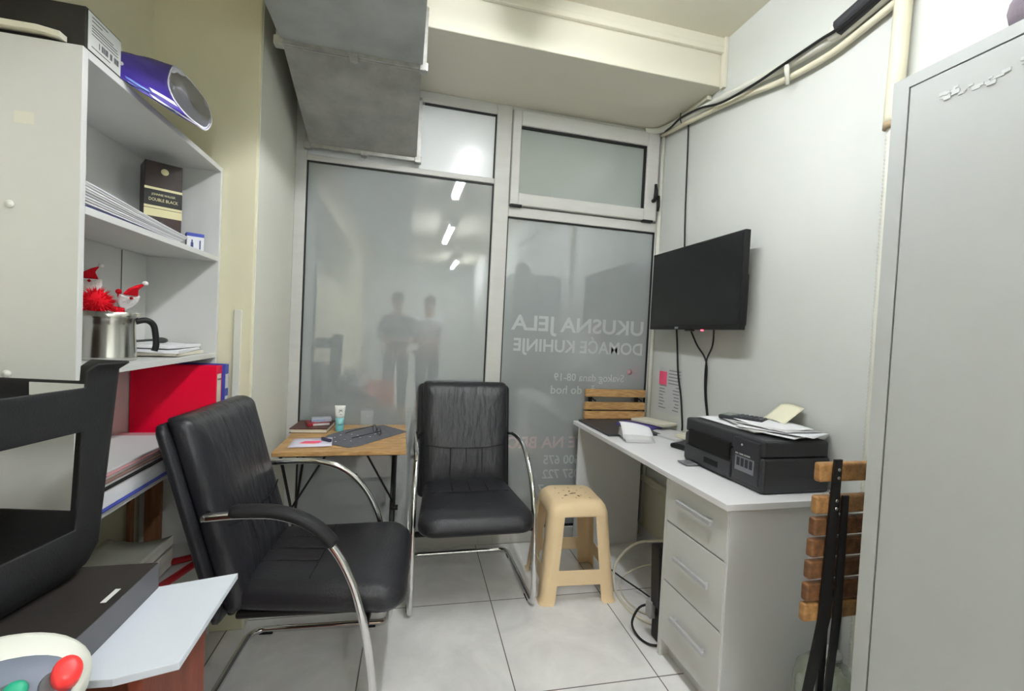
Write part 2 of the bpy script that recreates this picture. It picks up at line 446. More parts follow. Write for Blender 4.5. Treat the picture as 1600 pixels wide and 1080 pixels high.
# ------------------------------------------------------------------ ventilation duct
duct = thing('ventilation_duct', 'galvanised sheet metal ventilation duct under the beam by left wall', 'duct', (-.245, 0, 0))
xa, xb = -.275, .275
def dsec(y, z0, z1, g=0): return [(xa + g, y, z0), (xb - g, y, z0), (xb - g, y, z1), (xa + g, y, z1)]
b = MB(); b.loops([dsec(-3.2, 2.378, 2.66), dsec(1.0, 2.378, 2.66), dsec(1.962, 2.372, 2.62)], smooth=False); b.build('straight_section', M_galv, duct)
b = MB(); b.loops([dsec(1.962, 2.372, 2.60, .004), dsec(2.0, 2.358, 2.57, .004), dsec(2.522, 2.190, 2.50, .004), dsec(2.556, 2.180, 2.49, .004)], smooth=False); b.build('angled_section', M_galv2, duct)
def flange(name, y, z0, z1, s=0.0):
    b = MB(); t = .028; d = .010
    for yy in (y - d - .002, y + .002):
        b.box((xa - .006, yy, z0 - .014), (xb + .012, yy + d, z0 + .004))
        b.box((xb - .002, yy, z0 - .014), (xb + .016, yy + d, z1))
        b.box((xa - .016, yy, z0 - .014), (xa + .002, yy + d, z1))
    for x in (xa - .006, xb + .004): b.box((x - .018, y - .018, z0 - .022), (x + .018, y + .018, z0 + .014), bevel=.004)
    o = b.build(name, M_flange, duct)
    c = MB(); c.box((-.018 + (xa + xb) / 2, y - .02, z0 - .024), (.018 + (xa + xb) / 2, y + .02, z0 - .004), bevel=.004)
    c.tube([((xa + xb) / 2, y - .03, z0 - .018), ((xa + xb) / 2, y + .03, z0 - .018)], .006, 8); c.build('clamp', M_flange, o)
    for zz in (z1, ):
        c = MB(); c.tube([(xb + .008, y, zz - .02), (xb + .008, y, zz + .02)], .009, 8); c.build('bolt', M_flange, o)
flange('flange', 1.97, 2.370, 2.60)
flange('flange', 2.530, 2.186, 2.50)
for y in (1.35, 1.72): bx('seam', (xa + .02, y, 2.3765), (xb - .02, y + .004, 2.379), M_galv2, duct)

# ------------------------------------------------------------------ ceiling lamps
def lamp(x, y0, y1, z, lab, tm=None):
    t = thing('ceiling_lamp', lab, 'lamp', (x, (y0 + y1) / 2, z), 0, 'ceiling lamps')
    h = (y1 - y0) / 2
    b = MB(); b.box((-.05, -h - .04, .03), (.05, h + .04, .075), bevel=.006)
    for y in (-h - .02, h + .02): b.box((-.04, y - .015, -.012), (.04, y + .015, .035), bevel=.004)
    b.build('housing', M_lampbody, t)
    for dx in (-.022, .022):
        tb('tube', [(dx, -h, .012), (dx, h, .012)], .013, tm or M_tube, t, 12)
    for y in (-h * .6, h * .6):
        tb('hanger', [(0, y, .07), (0, y, ZC - z)], .004, M_lampbody, t, 6)
lamp(.47, .35, 1.72, 2.66, 'white double tube ceiling lamp nearest the window')
lamp(.58, -2.2, -.95, 2.66, 'white double tube ceiling lamp farther back', M_tube2)
lamp(1.0, -5.1, -3.9, 2.66, 'white double tube ceiling lamp at the far end', M_tube2)

# ------------------------------------------------------------------ office chairs
def outline(w_front, w_back, y0, y1, r, seg=6):
    """rounded trapezoid outline, y0 front .. y1 back"""
    P = []
    cs = [((w_front / 2, y0), (-90, 0)), ((w_back / 2, y1), (0, 90)), ((-w_back / 2, y1), (90, 180)), ((-w_front / 2, y0), (180, 270))]
    for (cx, cy), (a0, a1) in cs:
        ox = cx - r if cx > 0 else cx + r
        oy = cy + r if cy == y0 else cy - r
        for k in range(seg + 1):
            a = math.radians(a0 + (a1 - a0) * k / seg)
            P.append((ox + r * math.cos(a), oy + r * math.sin(a)))
    return P
def scale_about(P, s, c=None):
    if c is None: c = (sum(p[0] for p in P) / len(P), sum(p[1] for p in P) / len(P))
    return [(c[0] + (p[0] - c[0]) * s, c[1] + (p[1] - c[1]) * s) for p in P]
def inset(P, d):
    c = (sum(p[0] for p in P) / len(P), sum(p[1] for p in P) / len(P)); out = []
    for p in P:
        v = Vector((p[0] - c[0], p[1] - c[1])); l = v.length
        v = v * max(0.0, (l - d) / l) if l > 1e-9 else v
        out.append((c[0] + v.x, c[1] + v.y))
    return out
def office_chair(loc, rotz, label, pads, name='visitor_chair'):
    t = thing(name, label, 'chair', loc, rotz, 'black leather visitor chairs')
    W = .278
    half = [(.215, .698), (.14, .704), (.07, .704), (.02, .70), (-.04, .682), (-.095, .648), (-.14, .600), (-.180, .535), (-.212, .455), (-.236, .36), (-.256, .25), (-.268, .15), (-.272, .075), (-.266, .035), (-.245, .014), (-.20, .0125)]
    def side(s):
        p = []
        for i, (y, z) in enumerate(half):
            xw = W if z < .5 else W - .012 * min(1, (z - .5) / .2)
            p.append((s * xw, y, z))
        return p
    L = smooth_path(side(-1), 4); R = smooth_path(side(1), 4)
    yr = .268; rc = .055
    bend = lambda s: [(s * (W - rc + rc * math.cos(a)), yr - rc + rc * math.sin(a), .0125) for a in [math.radians(v) for v in range(0, 91, 15)]]
    path = L + bend(-1) + bend(1)[::-1] + R[::-1]
    b = MB(); b.tube(path, .0125, 14); b.build('frame', M_chrome, t)
    for s in (-1, 1):
        for y in (-.19, .21): bx('floor_glide', (s * W - .014, y - .025, 0.0), (s * W + .014, y + .025, .006), M_blk, t)
    # screw holes on bare arms
    # seat
    P = outline(.520, .44, -.352, .19, .075)
    rings = []
    for (d, z) in ((.05, .384), (.012, .386), (.002, .399), (0, .415), (.002, .433), (.010, .448), (.024, .459), (.05, .466), (.10, .471), (.16, .470), (.22, .468)):
        Q = inset(P, d)
        rings.append([(x, y, z + .010 * (y + .3) / .5 - (.018 * max(0, (-y - .24) / .11) ** 2 if z > .4 else 0)) for x, y in Q])
    b = MB(); b.loops(rings); seat = b.build('seat', M_leather, t)
    tl = lambda p: (p[0], p[1], p[2] + .007 + .010 * (p[1] + .3) / .5)
    for x in (-.085, 0, .085):
        tb('seam', [tl(q) for q in ((x * 1.0, .13, .4610), (x, .05, .4640), (x * 1.04, -.06, .4640))], .0022, M_seam, seat, 6)
    tb('seam', [tl(q) for q in ((-.19, -.057, .4615), (-.12, -.06, .4640), (0, -.065, .4655), (.12, -.06, .4640), (.19, -.057, .4615))], .0022, M_seam, seat, 6)
    bx('seat_support', (-.2, -.26, .358), (.2, .15, .379), M_blkmetal, t, bevel=.008)
    for s in (-1, 1): tb('seat_support', [(s * .266, -.236, .355), (s * .19, -.236, .357)], .011, M_blkmetal, t, 8)
    # backrest: mapped along a reclined, slightly bowed spine
    def spine(q):
        y = .168 + .150 * (max(0, q - .12) / .88) ** 1.35 + .012 * q
        return y, .385 + .585 * q
    def bk(x, q, d):
        y, z = spine(q); y2, z2 = spine(q + .01)
        ty, tz = y2 - y, z2 - z; l = math.hypot(ty, tz); ny, nz = -tz / l, ty / l   # towards the sitter
        bow = .018 * (1 - (x / .25) ** 2)
        return (x, y + ny * (d - bow), z + nz * (d - bow))
    Pb = outline(.465, .505, 0.0, 1.0, .05)
    # outline in x, q*0.6 metres
    Pb = [(x, q) for x, q in [(p[0], p[1]) for p in outline(.455, .475, 0.0, .60, .032)]]
    rings = []
    for (dd, d) in ((.04, -.004), (.01, 0.0), (.0, .012), (.0, .028), (.008, .045), (.022, .056), (.06, .064), (.12, .068), (.19, .068)):
        Q = inset(Pb, dd)
        rr = []
        for x, q in Q:
            roll = max(0, (q / .6 - .93) / .07)
            rr.append(bk(x, q / .6, d - .014 * roll ** 2))
        rings.append(rr)
    b = MB(); b.loops(rings); back = b.build('backrest', M_leatherback, t)
    arc = [(-.208, .258), (-.12, .244), (0, .240), (.12, .244), (.208, .258)]
    tb('seam', smooth_path([bk(x, q / .6, .0685 - .010 * abs(x / .236) ** 3 - (0.012 if abs(x) > .2 else 0)) for x, q in arc], 5), .0024, M_seam, back, 6)
    for x in (-.085, 0, .085): tb('seam', [bk(x, q / .6, .0683) for q in (.07, .12, .18, .242)], .0024, M_seam, back, 6)
    # rear shell
    Ps = outline(.495, .520, -.02, .592, .03)
    rings = []
    for (dd, d) in ((.05, -.034), (.012, -.032), (.0, -.024), (.0, -.012), (.008, -.004), (.04, -.002)):
        rings.append([bk(x, q / .6, d) for x, q in inset(Ps, dd)])
    b = MB(); b.loops(rings); b.build('back_shell', M_leather, t)
    bx('back_bracket', (-.16, .165, .345), (.16, .19, .42), M_blkmetal, t, bevel=.01)
    for s in (-1, 1): tb('arm_bolt', [(s * .262, .20, .70), (s * .235, .215, .70)], .007, M_blkmetal, t, 10)
    for s in (-1, 1):
        if s in pads:
            ap = [(y, z) for (y, z) in half if -.15 < y < .15]
            pts = smooth_path([(s * (W - .01), y, z + .013) for y, z in ap], 5)
            b = MB(); rings = []
            for i, p in enumerate(pts):
                tt = (pts[min(i + 1, len(pts) - 1)] - pts[max(i - 1, 0)]).normalized()
                nrm = Vector((0, tt.z, -tt.y));
                if nrm.z < 0: nrm = -nrm
                k = .8 if i in (0, len(pts) - 1) else 1
                rings.append([p + Vector((1, 0, 0)) * (.028 * k * math.cos(a)) + nrm * (.018 * k * math.sin(a)) for a in [2 * PI * j / 14 for j in range(14)]])
            b.loops(rings); b.build('arm_pad', M_blkmatte, t)
        else:
            b = MB()
            y, z = (-.11, .632)
            b.tube([(s * (W - .007), y + .0, z + .008), (s * (W - .007), y - .004, z + .0165)], .0045, 8); b.build('screw_hole', M_blk, t)
    return t
office_chair((.350, 2.198, 0), 0.0, 'black leather chrome cantilever chair facing the camera with back to the window', ())
office_chair((-.298, 1.652, 0), math.radians(86.5), 'black leather chrome cantilever chair seen side-on in left foreground', (-1,))

# ------------------------------------------------------------------ plastic stools
def rrect(w, r, seg=3, nside=(0,)):
    pass
def stool_body(wt, wb, h, z_s0, z_s1, z_w1, leg_b, leg_t, flare=.008, r_b=.03, r_t=.05, th=.004):
    """four sided moulded stool: rings of a rounded square with the windows left out"""
    bm = bmesh.new()
    hs = [0.0, .006, .012, z_s0 * .6, z_s0, z_s0 + .012, (z_s0 + z_s1) / 2, z_s1 - .008, z_s1, (z_s1 + z_w1) / 2, z_w1 - .02, z_w1, h - .05, h - .022, h - .008, h]
    NC = 5
    def ring(z):
        k = z / h
        w = wb + (wt - wb) * k
        if z < .012: w += 2 * flare * (1 - z / .012)
        r = r_b + (r_t - r_b) * k
        if z > h - .05:
            q = (z - (h - .05)) / .05
            w -= .05 * q ** 2.2
        leg = leg_b + (leg_t - leg_b) * k
        a = w / 2; P = []
        for q in range(4):
            pts = []
            # side from +x-axis side: start corner end to next corner start
            for s_ in (-(a - r), -(a - leg), -(a - leg) * .5, 0, (a - leg) * .5, (a - leg), (a - r)):
                pts.append((a, s_))
            for c in range(1, NC):
                an = (PI / 2) * c / NC
                pts.append((a - r + r * math.cos(an), a - r + r * math.sin(an)))
            ca, sa = math.cos(q * PI / 2), math.sin(q * PI / 2)
            P += [(x * ca - y * sa, x * sa + y * ca, z) for x, y in pts]
        return P
    R = [[bm.verts.new(p) for p in ring(z)] for z in hs]
    n = len(R[0]); per = n // 4
    for i in range(len(hs) - 1):
        z0, z1 = hs[i], hs[i + 1]
        gap = z1 <= z_s0 + 1e-6 or (z0 >= z_s1 - 1e-6 and z1 <= z_w1 + 1e-6)
        for k in range(n):
            kk = k % per
            if gap and 1 <= kk <= 4: continue
            f = bm.faces.new((R[i][k], R[i][(k + 1) % n], R[i + 1][(k + 1) % n], R[i + 1][k])); f.smooth = True
    # top disc
    last = R[-1]
    ins = [bm.verts.new((v.co.x * .5, v.co.y * .5, h + .002)) for v in last]
    for k in range(n):
        f = bm.faces.new((last[k], last[(k + 1) % n], ins[(k + 1) % n], ins[k])); f.smooth = True
    bm.faces.new(ins)
    bmesh.ops.recalc_face_normals(bm, faces=bm.faces[:])
    me = bpy.data.meshes.new('body'); bm.to_mesh(me); bm.free()
    return me
def stool(name, label, me, m, loc, rot, th):
    t = thing(name, label, 'stool', loc, 0, None, rot)
    o = bpy.data.objects.new('body', me); COL.objects.link(o); o.parent = t
    me.materials.append(m)
    s = o.modifiers.new('thickness', 'SOLIDIFY'); s.thickness = th; s.offset = -1
    bv = o.modifiers.new('bevel', 'BEVEL'); bv.width = .0025; bv.segments = 2; bv.limit_method = 'ANGLE'; bv.angle_limit = math.radians(50)
    return t
me = stool_body(.290, .368, .462, .085, .155, .400, .070, .074)
ts = stool('plastic_stool', 'tan moulded plastic stool standing beside the white desk', me, M_tan, (.864, 2.10, 0), (0, 0, math.radians(-4)), .005)
b = MB()
random.seed(3)
for i in range(5):
    for j in range(5):
        if (i + j) % 2 == 0:
            b.lathe([(0, 0), (.0045, 0), (.0045, .0006), (0, .0006)], (-.07 + .035 * i, -.07 + .035 * j, .4638), 8)
b.build('vent_hole', mat('tan_recess', (196, 160, 108), .6), ts)
b = MB()
for (x, y, s, a) in ((.0, -.01, .018, .3), (-.045, -.035, .010, .8), (.02, -.045, .008, 2.0), (-.01, .02, .007, 1.2)):
    b.box((x - s, y - .0035, .4642), (x + s, y + .0035, .4648), rot=Rz(a))
b.build('scuff_mark', M_scuff, ts)

# ------------------------------------------------------------------ desk with drawers
desk = thing('desk', 'white laminate desk with three drawers along the right wall', 'desk', (1.28, 1.86, 0))
def D(name, lo, hi, m, p=None, bevel=.0015):
    return bx(name, (lo[0] - 1.28, lo[1] - 1.86, lo[2]), (hi[0] - 1.28, hi[1] - 1.86, hi[2]), m, p or desk, bevel=bevel)
D('desk_top', (1.018, 1.190, .728), (1.522, 2.515, .750), M_desktop, bevel=.002)
D('end_panel', (1.035, 2.455, 0), (1.455, 2.473, .728), M_deskside)
D('side_panel', (1.045, 1.205, 0), (1.52, 1.223, .728), M_deskside)
D('side_panel', (1.045, 1.545, 0), (1.50, 1.563, .728), M_mela)
D('carcass', (1.062, 1.2232, .07), (1.50, 1.5448, .7279), M_deskside)
D('plinth', (1.085, 1.2232, 0), (1.10, 1.5448, .0698), M_deskside)
hz = [(.552, .722), (.318, .546), (.075, .312)]
for i, (z0, z1) in enumerate(hz):
    d = D('drawer', (1.043, 1.213, z0), (1.0615, 1.542, z1), M_mela, bevel=.0015)
    zc = (.655, .437, .205)[i]
    hb = MB()
    hb.box((-.022, -.098, -.008), (-.010, .098, .008), bevel=.003)
    for y in (-.08, .08): hb.box((-.012, y - .005, -.005), (.002, y + .005, .005))
    o = hb.build('handle', M_handle, d); o.location = (1.042 - 1.28, 1.367 - 1.86, zc); o.rotation_euler = (0, 0, 0)

# ------------------------------------------------------------------ printer
pr_ = thing('printer', 'black inkjet printer covered in papers on the white desk', 'printer', (1.200, 1.250, .750), 0)
# local: x 0..0.29 (front face at x=0), y 0..0.44
b = MB(); b.box((0.004, .0, .0), (.29, .44, .125), bevel=.012, seg=3)
po = b.build('body', M_prn, pr_)
b = MB(); b.box((.006, .002, .1255), (.28, .438, .185), bevel=.010, seg=3); b.build('scanner_lid', M_prn, pr_)
b = MB(); b.box((.0, .018, .02), (.012, .145, .172), bevel=.004); b.build('control_panel', mat('satin_black', (54, 54, 59), .3), pr_)
b = MB(); b.box((-.0035, .158, .078), (.005, .40, .142)); b.build('output_slot', mat('slot_black', (6, 6, 7), .8), pr_)
b = MB(); b.box((-.004, .15, .014), (.006, .425, .072), bevel=.003); dr = b.build('paper_tray', M_prn, pr_)
b = MB(); b.box((-.0052, .215, .03), (-.0035, .295, .052)); b.build('tray_grip', mat('slot_black', (6, 6, 7), .8), dr)
b = MB(); b.box((-.055, .33, .003), (.0, .395, .009), bevel=.002); b.build('tray_stop', mat('grey_plastic', (120, 122, 126), .4), pr_)
b = MB(); b.box((-.0012, .038, .055), (.0005, .128, .107)); st = b.build('ink_window', M_lcd, pr_)
b = MB()
for k in range(4): b.box((-.0016, .045 + k * .02, .072), (-.0010, .060 + k * .02, .102))
b.build('ink_level', mat('dark_ink_level', (40, 42, 48), .4), st)
text('label_text', 'INK TANK SYSTEM', .0085, M_label, st, frame((-.0014, .128, .112), (0, -1, 0), (0, 0, 1)))
b = MB(); b.lathe([(0, 0), (.004, 0), (.004, .001), (0, .001)], (0, 0, 0), 12); b.build('power_light', M_label, pr_, loc=(-.0012, .098, .150), rot=(0, -PI / 2, 0))
b = MB(); b.box((.27, .03, .04), (.31, .41, .135), bevel=.006); b.build('rear_cover', M_prn, pr_)

def sheet(name, label, cx, cy, z, w, d, a, m, cat='paper', curl=.004, th=.0012, group=None, tilt=(0, 0), seed=0):
    random.seed(seed); ph = random.random() * 6
    b = MB()
    def fn(u, v):
        x = (u - .5) * w; y = (v - .5) * d
        zz = curl * (.5 + .5 * math.sin(ph + 3.2 * u + 2.1 * v)) + tilt[0] * x + tilt[1] * y
        c, s = math.cos(a), math.sin(a)
        return Vector((x * c - y * s, x * s + y * c, zz + th))
    b.sheet(fn, 8, 8, th)
    o = b.build(name, m, loc=(cx, cy, z)); tag(o, label, cat, group); return o
zt = .9352
SH = [(1.365, 1.53, .21, .297, .08, M_paper, 'white paper sheet under the calculator at the far end of the printer'),
      (1.345, 1.355, .15, .20, .35, M_paper, 'lowest white sheet at the near corner of the printer lid'),
      (1.375, 1.44, .21, .25, -.25, M_paper2, 'grey-white sheet in the middle of the papers on the printer'),
      (1.385, 1.37, .20, .26, .5, M_paper, 'large white sheet hanging over the near end of the printer'),
      (1.395, 1.40, .19, .22, .15, M_paper2, 'pale lilac-white sheet near the top of the printer papers'),
      (1.40, 1.43, .18, .22, -.1, M_paper, 'topmost white folded sheet on the printer')]
for i, (x, y, w, d, a, m, lab) in enumerate(SH):
    sheet('paper_sheet', lab, x, y, zt + .0042 * i, w, d, a, m, curl=.006, seed=i)
# calculator
cal = thing('calculator', 'dark grey desk calculator lying among papers on the printer', 'calculator', (1.375, 1.545, zt + .0115), math.radians(28))
b = MB(); b.box((-.05, -.085, 0), (.05, .085, .018), bevel=.006); b.build('body', mat('grey_black', (52, 56, 62), .5), cal)
for i in range(4):
    for j in range(6):
        bx('key', (-.042 + .022 * i, -.078 + .018 * j, .018), (-.026 + .022 * i, -.066 + .018 * j, .0215), mat('grey_key', (84, 88, 94), .5), cal, bevel=.001)
bx('display', (-.042, .036, .0182), (.042, .072, .0195), mat('lcd_green', (120, 132, 124), .3), cal)
# yellow note leaning against the wall
b = MB()
b.sheet(lambda u, v: Vector((.0 + .045 * v ** 2 * 0 + .09 * v, (u - .5) * .11, .006 + .062 * v + .008 * math.sin(u * 3))), 6, 6, .0015)
tag(b.build('note', M_cream_note, loc=(1.435, 1.46, zt + .02)), 'pale yellow note propped against the wall behind the calculator', 'paper')

# ------------------------------------------------------------------ things on the desk
fol = thing('folder', 'closed black folder lying flat at the far end of the desk', 'folder', (1.20, 2.30, .750), math.radians(1))
b = MB(); b.box((-.155, -.195, 0), (.155, .195, .012), bevel=.003); b.build('cover', mat('charcoal_leatherette', (58, 60, 64), .5, bump=.1, bscale=200), fol)
b = MB(); b.box((-.150, -.19, .003), (.150, .19, .009)); b.build('pages', M_gap, fol)
# folded white leaflets
def folded(label, loc, rz, w, d, h, m):
    b = MB(); n = 12
    def prof(k):
        # a sheet folded over: starts on the desk, loops up and back
        q = k / n
        if q < .35: return (-d / 2 + d * q / .35, .002 + .004 * q)
        if q < .5:
            a = -PI / 2 + PI * (q - .35) / .15; return (d / 2 + h / 2 * .25 * math.cos(a), h / 2 + h / 2 * math.sin(a))
        t = (q - .5) / .5; return (d / 2 - d * t, h - .012 * t + h * .0 + .01 * math.sin(t * PI))
    pts = [prof(k) for k in range(n + 1)]
    a = [[b.bm.verts.new((x, y, z)) for (y, z) in pts] for x in (-w / 2, w / 2)]
    for k in range(n):
        f = b.bm.faces.new((a[0][k], a[0][k + 1], a[1][k + 1], a[1][k])); f.smooth = True
    o = b.build('leaflet', m, loc=loc, rot=(0, 0, rz)); md = o.modifiers.new('t', 'SOLIDIFY'); md.thickness = .0012; md.offset = 0
    return tag(o, label, 'leaflet')
lf = thing('leaflet', 'folded white leaflet standing open at front of the desk', 'leaflet', (1.165, 2.02, .750), math.radians(-8))
b = MB()
# tent: front cover, spine to the left, fan of pages inside
def page(k, n):
    f = k / n
    tilt = .052 - .048 * f
    def fn(u, v):
        x = -.075 + .15 * u
        return Vector((x, -.055 + .115 * v + .01 * f, .003 + tilt * (1 - (1 - v) ** 2) * (1 - .25 * u ** 2) + .002 * k))
    return fn
for k in range(6):
    b.sheet(page(k, 5), 6, 6, .0008)
b.build('pages', M_paper2, lf)
b = MB()
b.sheet(lambda u, v: Vector((-.08 + .16 * u, -.03 + .085 * v, .012 + .072 * math.sin(min(1, v * 1.1) * PI / 2) * (1 - .35 * u ** 2))), 8, 8, .0012)
b.build('cover', M_paper, lf)
nb = MB(); nb.sheet(lambda u, v: Vector(((u - .5) * .15, (v - .5) * .21, .014 + .010 * math.sin(u * PI))), 8, 3, .012)
o = nb.build('notebook', mat('violet_cover', (92, 78, 158), .5), loc=(1.335, 2.30, .7535), rot=(0, 0, .5)); tag(o, 'violet covered notebook under the cream one on the desk', 'notebook')
bx_ = MB(); bx_.box((-.075, -.105, 0), (.075, .105, .016), bevel=.004); o = bx_.build('notebook', M_oldpaper, loc=(1.43, 2.30, .778), rot=(0, .04, .42)); tag(o, 'cream notebook on top of the violet one by the wall', 'notebook')
bx_ = MB(); bx_.box((-.09, -.12, 0), (.09, .12, .010), bevel=.002); o = bx_.build('paper_pad', M_paper2, loc=(1.425, 2.12, .7505), rot=(0, 0, .2)); tag(o, 'thin grey-white paper pad lying by the wall on the desk', 'pad')
bx_ = MB(); bx_.box((-.04, -.05, 0), (.04, .05, .02), bevel=.004); o = bx_.build('paper_box', M_oldpaper, loc=(1.445, 2.0, .7608), rot=(0, 0, .3)); tag(o, 'small off-white box on the pad behind the printer', 'box')
mo = thing('desk_phone', 'small black handset lying beside the far end of the printer', 'phone', (1.335, 1.83, .7502), math.radians(20))
b = MB(); b.box((-.05, -.075, 0), (.05, .075, .022), bevel=.009, seg=3); b.build('body', M_blk, mo)
b = MB(); b.box((-.04, -.06, .022), (.04, .06, .025), bevel=.001); b.build('top_plate', mat('dark_grey_plastic', (60, 60, 64), .5), mo)

# ------------------------------------------------------------------ television
tv = thing('television', 'black flat television mounted on the right wall', 'television', (1.44, 2.048, 1.325))
b = MB(); b.box((0.0, -.372, 0), (.028, .372, .445), bevel=.003); b.build('bezel', M_blk, tv)
b = MB(); b.box((-.0008, -.360, .022), (.004, .360, .434)); b.build('screen', M_screen, tv)
b = MB(); b.box((.0285, -.345, .015), (.062, .345, .26), bevel=.012); b.build('rear_housing', M_blkmatte, tv)
b = MB(); b.box((.0625, -.12, .1), (.0995, .12, .3), bevel=.003); b.build('wall_bracket', M_blkmetal, tv)
b = MB(); b.box((-.0016, .085, .004), (.001, .115, .014)); b.build('badge', mat('silver_badge', (170, 172, 176), .3, metal=.6), tv)
b = MB(); b.box((.002, -.03, -.008), (.02, .03, .001), bevel=.002); b.build('sensor', M_blk, tv)
b = MB(); b.lathe([(0, 0), (.007, 0), (.007, .006), (0, .006)], (0.004, -.11, -.0065), 12); b.build('standby_light', M_led, tv)
# cables
def cable(pts, r, label, m=M_cable, n=6, name='cable', seg=8, group=None):
    o = tb(name, smooth_path(pts, n), r, m, None, seg); tag(o, label, 'cable', group); return o
cable([(1.515, 2.29, 2.545), (1.530, 2.285, 2.52), (1.531, 2.275, 2.3), (1.531, 2.265, 2.0), (1.531, 2.25, 1.75), (1.520, 2.24, 1.62)], .0045, 'black cable dropping from the pipe bundle behind the television')
cable([(1.505, 2.25, 1.36), (1.526, 2.26, 1.25), (1.529, 2.24, 1.08), (1.529, 2.20, .95), (1.527, 2.17, .80), (1.527, 2.17, .765)], .005, 'black cable hanging over the poster edge below the television')
cable([(1.505, 2.14, 1.36), (1.522, 2.08, 1.25), (1.527, 2.0, 1.16), (1.529, 1.99, 1.0), (1.528, 1.95, .82), (1.528, 1.95, .765)], .0045, 'left strand of the black cable pair below the television')
cable([(1.505, 1.93, 1.36), (1.520, 1.95, 1.25), (1.519, 1.99, 1.16), (1.519, 1.985, 1.0), (1.518, 1.945, .84), (1.518, 1.94, .765)], .004, 'right strand of black cable pair from the red standby light')

# poster
po = thing('notice_sheet', 'printed price list taped on the right wall with a pink note', 'poster', (XR - .0015, 2.325, .83))
b = MB(); b.box((-.001, -.118, 0), (.001, .118, .27)); b.build('sheet', mat('grey_notice_paper', (206, 208, 210), .7), po)
b = MB(); b.box((-.0025, .035, .165), (-.0011, .112, .245)); b.build('sticky_note', M_pink, po)
b = MB(); random.seed(5)
for r in range(13):
    z = .255 - r * .019
    if r < 5: b.box((-.0016, -.10, z - .003), (-.0011, .0 + .02 * random.random(), z + .003))
    else:
        b.box((-.0016, .105 - .035 - .04 * random.random(), z - .003), (-.0011, .105, z + .003))
        b.box((-.0016, -.095, z - .003), (-.0011, -.06 + .03 * random.random(), z + .003))
b.build('printed_lines', mat('notice_ink', (138, 140, 148), .7), po)

# ------------------------------------------------------------------ pipes on right wall
pw = XR - .035
pb = thing('pipe_bundle', 'white wrapped pipe bundle running along the top of right wall', 'pipe', (0, 0, 0))
main = [(pw - .10, 2.545, 2.560), (pw - .02, 2.50, 2.556), (pw, 2.29, 2.535), (pw, 1.87, 2.478), (pw, 1.60, 2.435), (pw, 1.35, 2.415), (pw, 1.22, 2.43), (pw, .9, 2.47), (pw, .2, 2.5), (pw, -1.0, 2.5)]
b = MB(); b.tube(smooth_path(main, 6), .018, 12); b.build('upper_pipe', M_pipew, pb)
low = [(pw + .015, 2.545, 2.545), (pw + .01, 2.29, 2.508), (pw + .01, 1.87, 2.442), (pw + .01, 1.60, 2.385), (pw + .012, 1.40, 2.37), (pw + .012, 1.26, 2.385), (pw + .012, .9, 2.44), (pw + .012, .2, 2.46)]
b = MB(); b.tube(smooth_path(low, 6), .013, 10); b.build('lower_pipe', M_pipe, pb)
b = MB(); b.tube(smooth_path([(pw - .012, 1.335, 2.43), (pw - .012, 1.22, 2.45), (pw - .012, 1.05, 2.48), (pw - .012, .8, 2.5)], 5), .032, 12); b.build('insulation', M_insul, pb)
b = MB()
b.tube([(pw - .016, 1.56, 2.435), (pw - .02, 1.556, 2.405), (pw - .006, 1.562, 2.345)], [.009, .011, .007], 8)
b.build('tape_wrap', M_pipew, pb)
b = MB(); b.tube([(pw - .008, 1.375, 2.418), (pw - .011, 1.335, 2.430)], [.020, .031], 10); b.build('tape_wrap', M_pipew, pb)
bc = [(pw - .004, 2.50, 2.545), (pw - .016, 2.40, 2.528), (pw - .022, 2.29, 2.535), (pw - .024, 2.12, 2.508), (pw - .024, 1.95, 2.455), (pw - .026, 1.75, 2.43), (pw - .028, 1.58, 2.425), (pw - .03, 1.40, 2.42), (pw - .04, 1.30, 2.41), (pw - .05, 1.1, 2.44)]
cable(bc, .006, 'black cable winding along the white pipe bundle')
b = MB(); b.tube([(pw - .026, 2.285, 2.56), (pw - .03, 2.285, 2.535), (pw - .02, 2.285, 2.505)], .003, 6); tag(b.build('cable_tie', M_blk), 'small dark tie around pipe bundle near the window corner', 'tie')
vp = thing('drain_pipe', 'cream vertical pipe with corrugated lower length beside the tall cabinet', 'pipe', (XR - .030, 1.135, 0))
b = MB(); b.tube(smooth_path([(0, -.02, 2.60), (0, -.005, 2.40), (0, 0, 2.2), (0, .005, 2.0)], 5), [.024] * 16, 14); b.build('wrapped_pipe', M_pipe, vp)
b = MB(); zz = 2.0; pts = []; rr = []
k = 0
while zz > .004:
    pts.append((.004, .006, zz)); rr.append(.017 if k % 2 else .0135); zz -= .0065; k += 1
b.tube(pts, rr, 12); b.build('corrugated_hose', M_pipew, vp)
b = MB(); b.tube([(0, .005, 2.004), (0, .005, 1.985)], .0245, 12); b.build('hose_collar', mat('tan_tape', (170, 150, 120), .6), vp)

